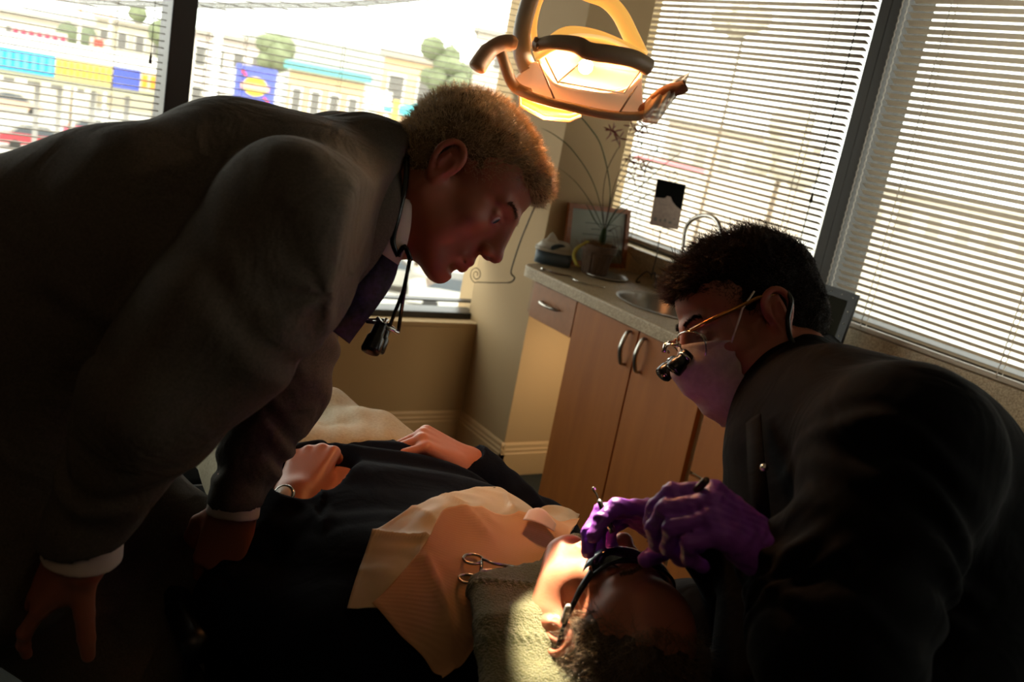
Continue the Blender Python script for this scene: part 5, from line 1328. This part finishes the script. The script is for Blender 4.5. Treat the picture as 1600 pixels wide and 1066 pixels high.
tube('frame', [P(574, 503, 1.29), P(592, 505, 1.27), P(622, 521, 1.28)], .0028, M_chrome, t, 8)
tube('frame', [P(576, 500, 1.33), P(600, 500, 1.32), P(622, 521, 1.28)], .0024, M_chrome, t, 8)
tube('nose_clip', [P(590, 498, 1.28), P(598, 508, 1.27), P(604, 500, 1.28)], .0035, M_chrome, t, 8)
for a, b in ((P(594, 510, 1.27), P(578, 550, 1.255)), (P(602, 512, 1.31), P(586, 548, 1.30))):
    d_ = unit(b - a); s_ = unit(np.cross(d_, (0, 0, 1.))); Mo = frame_mat(a, s_, np.cross(d_, s_), d_); L_ = np.linalg.norm(b - a)
    lathe('barrel', [(0, -.004), (.0075, -.004), (.0085, .004), (.0090, L_ * .35), (.0118, L_ * .45), (.0132, L_ * .92), (.0122, L_), (0, L_ - .001)], M_blk, t, 20, Mo)
HFf = Frame(wF, HF.y, HF.z, 1.0)
rgc = HF(-.0105, .100, -.006); ra = unit(HF.A @ np.array([0, .8, -.6]))
s_ = unit(np.cross(ra, HF.x)); pp = [rgc + .0098 * (math.cos(a) * HF.x + math.sin(a) * s_) for a in np.linspace(0, 2 * math.pi, 20)]
V, F = tube_geo(pp, .0016, 6, False); o = mesh_obj('ring', V, F, M_chrome, None, True); tag(o, 'silver ring on the far hand of the standing man', 'ring')
# ------------------------------------------------------------ examination lamp
LD = 1.42
def Lf(px, py, dz=0.0): return P(px, py, LD - dz)
t = thing('examination_lamp', 'lit ivory dental lamp with glowing reflector and two side handles', 'lamp', Lf(920, 100))
lampE = t
M_refl = mat('lamp_reflector', 'ffd090', .3, emit=((1.0, .60, .22), .8), spec=.6)  # emission stands in for bulb light thrown back by the reflector
M_glow = mat('glowing_amber_plastic', 'f0a838', .4, emit=((1.0, .50, .10), .75))  # amber plastic made to emit in place of bulb light passing through it
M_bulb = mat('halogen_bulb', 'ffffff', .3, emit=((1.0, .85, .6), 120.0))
M_tan = mat('tan_lamp_plastic', '9c8468', .42); M_tan2 = mat('ivory_lamp_plastic', 'e6d0b4', .45, emit=((1, .58, .30), .22))  # ivory plastic emits slightly to imitate light shining through from inside
def patch(name, f, nu, nv, m, parent, th=.003):
    V = np.array([f(i / (nu - 1), j / (nv - 1)) for i in range(nu) for j in range(nv)]); idx = np.arange(nu * nv).reshape(nu, nv)
    q = np.stack([idx[:-1, :-1], idx[1:, :-1], idx[1:, 1:], idx[:-1, 1:]], -1).reshape(-1, 4); Nn = normals(V, q); N = nu * nv
    rim = np.r_[idx[:, 0], idx[-1, 1:], idx[-2::-1, -1], idx[0, -2:0:-1]]; r2 = np.roll(rim, -1)
    return np_mesh(name, np.concatenate([V, V - Nn * th]), np.concatenate([q, q[:, ::-1] + N, np.stack([r2, rim, rim + N, r2 + N], 1)]), m, parent, True)
def lerp(a, b, t_): return a * (1 - t_) + b * t_
def curve_at(pts, t_):
    s = t_ * (len(pts) - 1); i = min(int(s), len(pts) - 2); return lerp(np.array(pts[i], float), np.array(pts[i + 1], float), s - i)
topc = [tuple(p) for p in spline([(838, 78), (870, 60), (905, 52), (950, 58), (985, 75), (1008, 92)], 6)]
botc = [tuple(p) for p in spline([(850, 118), (872, 130), (910, 138), (950, 143), (985, 140), (1002, 128)], 6)]
def refl(u, v):
    a = curve_at(topc, u); b = curve_at(botc, u); p = lerp(a, b, v); dz = .07 * (1 - v) - .02 * v - .085 * math.sin(math.pi * v) * math.sin(math.pi * (.12 + .76 * u)) ** .6
    return Lf(p[0], p[1], dz)
patch('reflector', refl, 40, 24, M_refl, t, .004)
# domed back shell above the rim bar
top2 = [tuple(p) for p in spline([(835, 84), (862, 58), (888, 45), (930, 50), (975, 68), (1006, 86)], 6)]
def shell(u, v):
    a = curve_at(top2, u); b = curve_at(topc, u) + np.array([0, 18]); p = lerp(a, b, v); return Lf(p[0], p[1], .03 + .045 * v)
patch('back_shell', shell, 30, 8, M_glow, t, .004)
tube('rim_bar', spline([Lf(835, 72, .08), Lf(862, 66, .10), Lf(900, 70, .115), Lf(920, 80, .12), Lf(955, 85, .115), Lf(990, 92, .10), Lf(1014, 105, .08)], 6), [.0075 + .0035 * min(1, i / 14) for i in range(37)], M_tan, t, 12, flat=(1.1, .8))
bm = bmesh.new(); bmesh.ops.create_uvsphere(bm, u_segments=16, v_segments=10, radius=.011)
for v in bm.verts: v.co = Vector((v.co.x, v.co.y, v.co.z)) + Vector(Lf(915, 104, .0))
bm_obj('bulb', bm, M_bulb, t, True)
tube('bulb_holder', [Lf(915, 92, -.04), Lf(915, 101, -.012)], .009, M_chrome, t)
# glass shield hanging in front of the bulb
M_shield = glassy('lamp_shield', 'fff0d8', .8, .08)
g = [Lf(905, 100, .10), Lf(1000, 112, .09), Lf(975, 146, .07), Lf(872, 128, .08)]; mesh_obj('shield', g, [(0, 1, 2, 3)], M_shield, t)
for a, b in ((g[0], g[3]), (g[3], g[2]), (g[2], g[1])): tube('shield_edge', [a, b], .0012, M_tan2, t, 6)
# lower bracket sweeping from the left grip to the right grip
lowt = [tuple(p) for p in spline([(806, 118), (838, 96), (858, 116), (872, 130), (910, 138), (950, 143), (980, 136), (998, 122), (1002, 156), (1018, 166)], 5)]
lowb = [tuple(p) for p in spline([(802, 136), (828, 148), (860, 158), (895, 166), (930, 173), (965, 178), (990, 179), (1004, 177), (1014, 172)], 5)]
def bracket(u, v):
    a = curve_at(lowt, u); b = curve_at(lowb, u); p = lerp(a, b, v); return Lf(p[0], p[1], .015 + .05 * math.sin(math.pi * u) - .02 * v)
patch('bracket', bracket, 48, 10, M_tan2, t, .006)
tube('bracket_lip', spline([Lf(803, 138, .03), Lf(828, 150, .05), Lf(860, 160, .065), Lf(895, 168, .07), Lf(930, 176, .07), Lf(965, 181, .065), Lf(1000, 181, .05), Lf(1016, 172, .03)], 6), .0065, M_tan, t, 10)
for (a, b) in (((840, 92), (866, 154)), ((1000, 126), (968, 176)), ((852, 90), (872, 130))):
    tube('seam', [Lf(a[0], a[1], .05), Lf(b[0], b[1], .068)], .0014, M_tan, t, 6)
# grips
tube('strut', spline([Lf(781, 78, .05), Lf(788, 98, .05), Lf(797, 124, .045), Lf(808, 138, .035), Lf(826, 146, .045)], 5), .0082, M_tan, t, 10)
tube('grip', spline([Lf(808, 70, .05), Lf(796, 67, .052), Lf(782, 69, .056), Lf(766, 78, .06), Lf(754, 92, .064), Lf(744, 108, .066)], 5), [.006, .0075, .009, .0105] + [.0115] * 12 + [.0125] * 6 + [.013] * 3 + [.011], mat('ivory_grip', 'c09c80', .45), t, 14)
tube('grip', spline([Lf(1000, 176, .04), Lf(1012, 168, .04), Lf(1028, 152, .045), Lf(1045, 142, .05), Lf(1062, 138, .054), Lf(1072, 133, .056)], 5), [.006, .007, .0085, .0095] + [.0095] * 18 + [.009] * 3 + [.007], mat('brown_grip', '8a5a38', .4), t, 14)
# yoke: pale left leg, amber right leg, joined above the picture
yl_ = spline([Lf(826, 110, .02), Lf(816, 85, .02), Lf(815, 55, .015), Lf(822, 20, .01), Lf(836, -18, .0), Lf(862, -50, -.01)], 6)
tube('yoke_leg', yl_, [.0135] * len(yl_), mat('pale_grey_plastic', 'a89a88', .4), t, 14, flat=(1, .8))
yr_ = spline([Lf(1000, 86, .0), Lf(985, 55, -.005), Lf(968, 22, -.01), Lf(946, 0, -.01), Lf(915, -12, -.01), Lf(885, -30, -.01), Lf(862, -50, -.01)], 6)
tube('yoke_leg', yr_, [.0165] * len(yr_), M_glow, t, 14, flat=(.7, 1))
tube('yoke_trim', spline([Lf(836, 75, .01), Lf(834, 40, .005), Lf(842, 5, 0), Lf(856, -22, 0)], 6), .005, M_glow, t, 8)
for px, py in ((838, 62), (840, 71)):
    bm = bmesh.new(); bmesh.ops.create_uvsphere(bm, u_segments=10, v_segments=8, radius=.004)
    for v in bm.verts: v.co += Vector(Lf(px, py, .09))
    bm_obj('screw', bm, M_tan, t, True)
def lowpan(u, v):
    a = curve_at([(812, 146), (850, 158), (905, 170)], u); b = curve_at([(813, 164), (850, 182), (890, 186), (908, 180)], u); p = lerp(a, b, v); return Lf(p[0], p[1], -.03 - .02 * math.sin(math.pi * v))
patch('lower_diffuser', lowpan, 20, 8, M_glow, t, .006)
tube('diffuser_rim', [Lf(812, 146, -.025), Lf(813, 165, -.028), Lf(850, 184, -.03), Lf(890, 188, -.03), Lf(908, 181, -.03)], .003, M_tan, t, 8)
tp0 = Lf(862, -50, -.01)
tube('arm', [tp0, tp0 + [0.02, 0.02, .16], tp0 + [.05, .05, .40], (tp0[0] + .05, tp0[1] + .05, 2.62)], [.02, .02, .024, .024], M_lampplastic, t, 12)
lathe('ceiling_plate', [(0, 2.58), (.09, 2.58), (.1, 2.6), (.1, 2.62), (0, 2.62)], M_lampplastic, t, 24, Matrix.Translation((tp0[0] + .05, tp0[1] + .05, 0)))
for nm, loc, en, rad, col in (('bulb_light', Lf(915, 104, .035), 3.0, .02, (1, .76, .52)), ('diffuser_glow', Lf(850, 192, -.02), 3.8, .03, (1, .36, .10))):
    d = bpy.data.lights.new(nm, 'POINT'); d.energy = en; d.color = col; d.shadow_soft_size = rad
    o = bpy.data.objects.new(nm, d); COL.objects.link(o); o.location = tuple(loc)
so = Lf(925, 215, .02); tg_ = skin_at(905, 862, pb, 0) * .58 + GF(*tF['i']) * .42
d = bpy.data.lights.new('lamp_beam', 'SPOT'); d.energy = 270; d.color = (1, .80, .55); d.spot_size = math.radians(14); d.spot_blend = .28; d.shadow_soft_size = .012
o = bpy.data.objects.new('lamp_beam', d); COL.objects.link(o); o.location = tuple(so)
o.rotation_euler = Vector(tg_ - so).to_track_quat('-Z', 'Y').to_euler()
# plastic bag over the right grip
M_bag = glassy('clear_bag_film', 'f4efe8', .55, .15)
def bag(s):
    def f(u, v):
        a = curve_at([(1008, 160), (1030, 142), (1055, 124), (1078, 113)], u); b = curve_at([(1004, 192), (1026, 196), (1046, 166), (1068, 138)], u); p = lerp(a, b, v)
        return Lf(p[0], p[1], .048 + s * .018 * math.sin(math.pi * v) * (1 - .6 * u) + .002 * math.sin(u * 19 + v * 11))
    return f
o = patch('plastic_bag', lambda u, v: bag(1 if v < .5 else -1)(u, 2 * v if v < .5 else 2 - 2 * v), 26, 24, M_bag, None, .0003)
tag(o, 'clear plastic sleeve pulled over the right lamp grip', 'bag')

# ------------------------------------------------------------ things on the counter
c = onZ(860, 414, ZC) + [.02, .02, 0]
ang = math.atan2(RC[0][1], RC[0][0]); Ft = Frame(c, -np.array([RC[2][0], RC[2][1], 0]), (0, 0, 1)); 
t = thing('tissue_box', 'blue grey wipes box with white lid and tissue sticking out', 'tissue box', c)
def oval(rx, ry, z0, z1, nm, m, par, e=2.6, n=36, taper=1.0, tilt=0.0):
    V = []
    for z, k_ in ((z0, 1.0), (z1, taper)):
        for i in range(n):
            a = 2 * math.pi * i / n; ca, sa = math.cos(a), math.sin(a)
            x = rx * k_ * math.copysign(abs(ca) ** (2 / e), ca); y = ry * k_ * math.copysign(abs(sa) ** (2 / e), sa); V.append(Ft(x, y, z + (tilt * -y if z == z1 else 0)))
    F = [(i, (i + 1) % n, n + (i + 1) % n, n + i) for i in range(n)] + [tuple(range(n))[::-1], tuple(range(n, 2 * n))]
    o = mesh_obj(nm, V, F, m, par); o.data.polygons.foreach_set('use_smooth', [True] * n + [False] * 2); return o
M_blue = mat('blue_grey_plastic', '4a5b66', .45); M_lid = mat('white_lid', 'b9b4a8', .5)
oval(.070, .048, 0, .050, 'base', M_blue, t); oval(.074, .052, .050, .062, 'lid_rim', M_lid, t, tilt=.05)
oval(.072, .050, .060, .084, 'lid', M_lid, t, taper=.72, tilt=.15)
lathe('opening', [(0, 0), (.030, 0), (.036, .004), (.034, .008), (.020, .006), (0, .004)], mat('lid_opening', '39464e', .35), t, 24, Frame(Ft(-.015, .040, .068), (0, 1, .2), (0, 0, 1)).mw() @ Matrix.Rotation(math.radians(-75), 4, 'X'), sy=.5)
def tis(u, v):
    a = u * 2 * math.pi; r = .03 * (1 - v) ** .8 * (1 + .3 * math.sin(3 * a)); return Ft(.012 + r * math.cos(a) + .008 * v, -.005 + r * .5 * math.sin(a), .072 + .048 * v)
patch('tissue', tis, 24, 8, mat('tissue_paper', 'cfc8ba', .9), t, .001)
# potted orchid
pc = onZ(928, 430, ZC) + [.02, .03, 0]
t = thing('potted_orchid', 'orchid with red flowers in ribbed brown pot beside the wipes box', 'plant', pc)
M_pot = mat('brown_clay_pot', '6a5544', .7, noise=(50, '54422f', .5), bump=(80, .2, .002))
n = 60; V = []
for r_, z, rib in ((.001, 0, 0), (.048, 0, 0), (.050, .004, 1), (.054, .04, 1), (.059, .078, 1), (.061, .086, 0), (.069, .088, 0), (.070, .112, 0), (.064, .113, 0), (.060, .100, 0), (.001, .098, 0)):
    for j in range(n):
        a = 2 * math.pi * j / n; rr = r_ * (1 - (.045 if rib and (j % 4 == 0) else 0)); V.append((pc[0] + rr * math.cos(a), pc[1] + rr * math.sin(a), pc[2] + z))
k = 11; F = [(i * n + j, i * n + (j + 1) % n, (i + 1) * n + (j + 1) % n, (i + 1) * n + j) for i in range(k - 1) for j in range(n)]
mesh_obj('pot', V, F, M_pot, t)
M_moss = mat('tan_moss', '9a6a34', .95, noise=(90, '4c3518', .6)); M_leafg = mat('orchid_leaf', '26350f', .6, spec=.2); M_yel = mat('yellow_raffia', 'a89a3a', .7)
pts_ = pc + np.array([0, 0, .10]) + rng.normal(0, 1, (420, 3)) * [.028, .028, .008]
strands('moss', pts_, rng.normal(0, 1, (420, 3)) + [0, 0, .5], .035, M_moss, t, .0012, 1.6, 5)
def plantp(px, py, y=None):
    q = onY(px, py, pc[1] if y is None else y)
    return q if q[0] < 2.45 else onX(px, py, 2.45)
bs = plantp(944, 362)
def leaf(pts, w, nm='leaf'):
    p = spline([np.array(q) for q in pts], 8); k_ = len(p)
    V, F = tube_geo(p, [max(.0008, w * math.sin(math.pi * (.12 + .86 * i / (k_ - 1))) ** .7) for i in range(k_)], 8, True, (1.0, .22), -RC[2]); return mesh_obj(nm, V, F, M_leafg, t, True)
leaf([bs, plantp(938, 320), plantp(922, 275), plantp(893, 233), plantp(868, 212, pc[1] + .03), plantp(846, 200, pc[1] + .05)], .0075)
leaf([bs, plantp(953, 310), plantp(950, 270), plantp(938, 225), plantp(922, 200), plantp(905, 180), plantp(892, 165)], .0095)
leaf([bs, plantp(925, 320), plantp(900, 285), plantp(873, 262, pc[1] + .04)], .006)
leaf([bs, plantp(970, 320, pc[1] - .03), plantp(1010, 283, pc[1] - .05), plantp(1040, 256, pc[1] - .07), plantp(1084, 224, pc[1] - .10)], .009)
leaf([bs, plantp(968, 335, pc[1] - .02), plantp(1020, 300, pc[1] - .06), plantp(1070, 280, pc[1] - .1), plantp(1126, 272, pc[1] - .12)], .0075)
leaf([bs, plantp(930, 345), plantp(922, 330), plantp(915, 318)], .005)
leaf([bs, plantp(955, 340), plantp(965, 325), plantp(975, 318)], .006)
tube('pseudobulb', [bs - [0, 0, .05], bs - [0, 0, .02], bs + [0, 0, .01]], [.012, .014, .008], M_leafg, t, 10)
M_stem = mat('brown_stem', '4a3420', .6)
st1 = [bs, plantp(942, 310), plantp(948, 268), plantp(962, 238), plantp(968, 228), plantp(962, 218)]
st2 = [bs, plantp(957, 300, pc[1] - .01), plantp(972, 262, pc[1] - .02), plantp(992, 232, pc[1] - .03), plantp(1004, 205, pc[1] - .04), plantp(1000, 195, pc[1] - .04)]
st3 = [bs, plantp(960, 300), plantp(985, 265), plantp(1004, 243), plantp(1028, 235)]
for s_ in (st1, st2, st3): tube('stem', spline(s_, 6), .0016, M_stem, t, 6)
M_flo = mat('dark_red_orchid', '6a1c1a', .5, noise=(120, '8a3a30', .4))
def flower(px, py, y, r, tilt):
    c_ = plantp(px, py, y); fl = mesh_obj('flower', *join_geo([tube_geo([c_, c_ + .012 * (-RC[2])], [.004, .001], 6)]), mat('orchid_lip', 'a06048', .5), t, True)
    for i in range(5):
        a = tilt + 2 * math.pi * i / 5; dr = math.cos(a) * RC[0] - math.sin(a) * RC[1] - .25 * RC[2] * math.cos(2 * a); dr = unit(dr)
        V, F = tube_geo([c_, c_ + dr * r * .45, c_ + dr * r * .9, c_ + dr * r * 1.25], [.002, .0095, .008, .0008], 8, True, (1, .25), -RC[2]); mesh_obj('petal', V, F, M_flo, fl, True)
for i, (px, py, r, ti) in enumerate(((958, 206, .032, .2), (968, 216, .028, 1.0), (955, 203, .020, .7), (988, 198, .028, .5), (1008, 196, .026, .1), (997, 206, .024, .9), (998, 256, .034, .3), (1009, 260, .028, .8), (990, 276, .032, 1.2), (985, 250, .022, .4))):
    flower(px, py, pc[1] - .02 - .004 * i, r, ti)
for px, py in ((1002, 226), (1027, 234)):
    V, F = tube_geo([plantp(px, py + 4, pc[1] - .03), plantp(px, py, pc[1] - .03), plantp(px + 1, py - 5, pc[1] - .03)], [.001, .004, .001], 8); mesh_obj('bud', V, F, mat('green_bud', '7a8a4a', .5), t, True)
for k_ in range(3):
    o_ = rng.normal(0, .004, 3); tube('raffia', spline([plantp(918, 378) + o_, plantp(902, 388) + o_, plantp(896, 400) + o_, plantp(901, 414) + o_ - [0.02, .03, 0]], 5), .0028, M_yel, t, 6)
for (x0, y0_, x1, y1_) in ((962, 372, 978, 422), (970, 368, 996, 410), (958, 378, 972, 424)):
    tube('twig', spline([plantp(950, 362), plantp(x0, y0_ - 14, pc[1] - .03), plantp(x0 + 4, y0_ + 12, pc[1] - .04), plantp(x1, y1_, pc[1] - .04)], 5), .0009, M_stem, t, 5)
# leaning framed certificate
yb = YC - .045
t = thing('framed_certificate', 'certificate in orange brown wooden frame leaning behind the orchid', 'picture', (2.33, yb, ZC))
TL, BL, BR, TR = onY(900, 313, YC - .012), onY(877, 404, YC - .045), onY(1000, 434, YC - .045), onY(1018, 338, YC - .012)
BL = np.array([BL[0], YC - .055, ZC + .002]); BR = np.array([min(BR[0], XW - .03), YC - .055, ZC + .002])
wv = BR - BL; wv[2] = 0; hgt = .235; lean = unit(np.array([0, .18, 1.0])); TL = BL + lean * hgt; TR = BR + lean * hgt
nrm = unit(np.cross(BR - BL, TL - BL)); nrm = nrm if nrm[1] < 0 else -nrm
def plate(name, u0, u1, v0, v1, d0, d1, m, par, org=None, ax=None, ay=None, an=None):
    org = BL if org is None else org; ax = unit(BR - BL) if ax is None else ax; ay = lean if ay is None else ay; an = nrm if an is None else an
    V = [org + ax * u + ay * v + an * d_ for d_ in (d0, d1) for u, v in ((u0, v0), (u1, v0), (u1, v1), (u0, v1))]
    return mesh_obj(name, V, [(0, 1, 2, 3), (7, 6, 5, 4), (0, 4, 5, 1), (1, 5, 6, 2), (2, 6, 7, 3), (3, 7, 4, 0)], m, par)
Wd = np.linalg.norm(BR - BL); M_fr = mat('orange_brown_wood', '9c5a22', .4, noise=(60, '7a4216', .5))
for nm, a in (('frame_rail', (0, Wd, 0, .018)), ('frame_rail', (0, Wd, hgt - .018, hgt)), ('frame_stile', (0, .018, .018, hgt - .018)), ('frame_stile', (Wd - .018, Wd, .018, hgt - .018))):
    plate(nm, *a, 0, .016, M_fr, t)
sh_ = plate('certificate_sheet', .018, Wd - .018, .018, hgt - .018, .001, .006, mat('grey_paper', 'a39a8c', .5), t)
plate('glazing', .018, Wd - .018, .018, hgt - .018, .010, .0112, M_glass, t)
M_ink = mat('grey_ink', '6b645c', .7)
for r_, (lw, x0) in enumerate(((.16, .09), (.10, .12), (.18, .08), (.13, .1), (.17, .08), (.08, .16))):
    plate('print_line', x0, min(x0 + lw, Wd - .04), hgt - .07 - .022 * r_, hgt - .066 - .022 * r_, .006, .0064, M_ink, sh_)
# spoon-like tray and stylus
t = thing('silver_spoon_rest', 'thin silver and wood handled utensil lying on the counter edge', 'utensil', onZ(880, 430, ZC))
tube('handle', [onZ(848, 420, ZC + .004), onZ(868, 427, ZC + .005), onZ(892, 432, ZC + .005)], [.002, .0035, .003], mat('dark_wood_handle', '5a3a20', .4), t, 8)
tube('knob', [onZ(846, 420, ZC + .004), onZ(850, 421, ZC + .005)], .005, M_chrome, t, 8)
tube('blade', spline([onZ(892, 432, ZC + .005), onZ(900, 438, ZC + .006), onZ(920, 444, ZC + .005), onZ(945, 449, ZC + .004)], 5), [.003] * 4 + [.004] * 12, M_chrome, t, 8, flat=(.5, 1.4))
# saucer under the pot
lathe('saucer', [(0, .001), (.07, .001), (.085, .008), (.083, .010), (.07, .004), (0, .004)], M_steel, None, 28, Matrix.Translation((pc[0] + .02, pc[1] - .05, ZC)))
bpy.data.objects['saucer']['label'] = 'flat metal saucer in front of the ribbed orchid pot'; bpy.data.objects['saucer']['category'] = 'saucer'
# iron stand with a card
ys = 2.70
t = thing('card_stand', 'black wire stand holding a black and cream card by the faucet', 'stand', (onY(1010, 440, ys)[0], ys, ZC))
def sp(px, py, y=ys): return onY(px, py, y)
xs = sp(1018, 430)
tube('rod', [(xs[0], ys, ZC + .03), sp(1026, 400), sp(1032, 362)], .0022, M_iron, t, 6)
for a in (0.3, 2.4, 4.5):
    pts_ = [np.array([xs[0], ys, ZC + .04]), np.array([xs[0] + .02 * math.cos(a), ys + .02 * math.sin(a), ZC + .05]), np.array([xs[0] + .045 * math.cos(a), ys + .045 * math.sin(a), ZC + .02]), np.array([xs[0] + .05 * math.cos(a), ys + .05 * math.sin(a), ZC + .003]), np.array([xs[0] + .035 * math.cos(a), ys + .035 * math.sin(a), ZC + .006])]
    tube('foot', spline(pts_, 5), .0024, M_iron, t, 6)
for s in (-1, 1):
    tube('scroll', spline([sp(1032, 362), sp(1032 + s * 5, 356), sp(1032 + s * 11, 357), sp(1032 + s * 12, 363), sp(1032 + s * 8, 365)], 5), .0014, M_iron, t, 6)
    tube('scroll', spline([sp(1049, 285), sp(1049 + s * 5, 279), sp(1049 + s * 10, 272), sp(1049 + s * 5, 268), sp(1049 + s * 2, 275)], 5), .0013, M_iron, t, 6)
cA, cB, cC, cD = sp(1015, 351), sp(1059, 359), sp(1073, 291), sp(1027, 279)
ax = unit(cB - cA); ay = unit(cD - cA); an = unit(np.cross(ax, ay)); cw, ch = np.linalg.norm(cB - cA), np.linalg.norm(cD - cA)
cd = thing('card', 'small card, black above and cream below with a domed building drawing', 'card', (cA + cC) / 2)
if an @ RC[2] > 0: an = -an
plate('card_sheet', 0, cw, 0, ch, 0, .0015, mat('card_cream', 'a48c7c', .6, noise=(60, '8a7468', .5)), cd, cA, ax, ay, an)
V = [cA + ax * u * cw + ay * v * ch + an * .0022 for u, v in ((.0, .60), (.35, .62), (.42, .68), (.55, .68), (.62, .60), (.8, .50), (1, .44), (1, 1), (0, 1))]
mesh_obj('black_field', V, [tuple(range(9))], mat('card_black', '0a0a09', .95, spec=.05), cd)
for u0, v0, w_, h_ in ((.1, .1, .1, .35), (.3, .1, .06, .3), (.45, .12, .08, .3), (.62, .1, .1, .22), (.76, .2, .07, .12), (.2, .48, .3, .03), (.82, .08, .08, .06)):
    plate('drawn_line', u0 * cw, (u0 + w_) * cw, v0 * ch, (v0 + h_ * .22) * ch, .0015, .0019, M_ink, cd, cA, ax, ay, an)
# studded photo frame on the counter, under the blind
M_stud = mat('dark_leather', '0f0d0b', .5, bump=(150, .3, .001))
xq = 2.36
t = thing('studded_photo_frame', 'dark frame with bright studs and a portrait photo, behind the dentist', 'picture', onX(1305, 545, xq))
fTR, fTL = onX(1341, 461, xq), onX(1264, 438, xq); fBR = onX(1305, 560, xq)
ax = np.array([0, -1., 0]); ay = unit(np.array([.12, 0, 1.])); an = unit(np.cross(ax, ay)); an = an if an[0] < 0 else -an
fw, fh = abs(fTR[1] - fTL[1]), fTR[2] - ZC - .0; og = np.array([xq - .015, fTL[1], ZC])
for a in ((0, fw, 0, .026), (0, fw, fh - .026, fh), (0, .026, .026, fh - .026), (fw - .026, fw, .026, fh - .026)): plate('frame_side', *a, 0, .012, M_stud, t, og, ax, ay, an)
ph = plate('photo', .02, fw - .02, .02, fh - .02, .003, .006, mat('photo_backdrop', '24241c', .9, spec=.1), t, og, ax, ay, an)
def disc(name, u, v, ru, rv, d_, m, par, n=24, f=None):
    V = [og + ax * (u + ru * math.cos(a) * (f(a) if f else 1)) + ay * (v + rv * math.sin(a)) + an * d_ for a in np.linspace(0, 2 * math.pi, n, endpoint=False)]; return mesh_obj(name, V, [tuple(range(n))], m, par)
disc('printed_hair', fw * .46, fh * .60, .024, .034, .0063, mat('print_dark_brown', '1a120c', .4), ph); disc('printed_neck', fw * .48, fh * .36, .012, .02, .0065, mat('print_skin_shade', '9a6440', .8, spec=.1), ph)
disc('printed_face', fw * .47, fh * .55, .018, .027, .0067, mat('print_skin', 'c88858', .8, spec=.1), ph)
for s in (-1, 1): disc('printed_eye', fw * .47 + s * .007, fh * .57, .003, .0014, .0069, mat('print_dark', '2a1a10', .4), ph)
disc('printed_mouth', fw * .47, fh * .49, .006, .0015, .0069, mat('print_lip', '7a3a2c', .4), ph)
for u, v in [(fw * q, fh - .013) for q in (.06, .28, .5, .72, .94)] + [(fw - .013, fh * q) for q in (.75, .58, .41, .24, .07)] + [(.013, fh * q) for q in (.75, .58, .41)]:
    bm = bmesh.new(); bmesh.ops.create_uvsphere(bm, u_segments=8, v_segments=6, radius=.0022)
    for q in bm.verts: q.co += Vector(og + ax * u + ay * v + an * .0125)
    bm_obj('stud', bm, M_chrome, t, True)
# wrought wire hanger with a striped card on the side of the column
yw = YC + .045
t = thing('wire_hanger', 'black wrought wire holder with a spiral foot on the column side', 'holder', onY(800, 440, yw))
def wp(px, py): return onY(px, py, yw)
tube('wire', spline([wp(836, 322), wp(826, 345), wp(812, 380), wp(800, 418), wp(799, 428), wp(804, 434), wp(800, 440), wp(794, 442)], 6), .0030, M_iron, t, 8)
tube('wire', [wp(795, 442), wp(770, 442), wp(744, 441)], .0018, M_iron, t, 6)
sp_ = [wp(744 + r_ * math.cos(a) * .75, 429 + r_ * math.sin(a)) for a, r_ in zip(np.linspace(1.57, 1.57 + 12, 40), np.linspace(13, 2, 40))]
tube('spiral', sp_, .0016, M_iron, t, 6)
tube('wall_fixing', [wp(836, 322), wp(836, 322) + [.0, .0, .0] + np.array([.04, 0, 0])], .004, M_iron, t, 8)
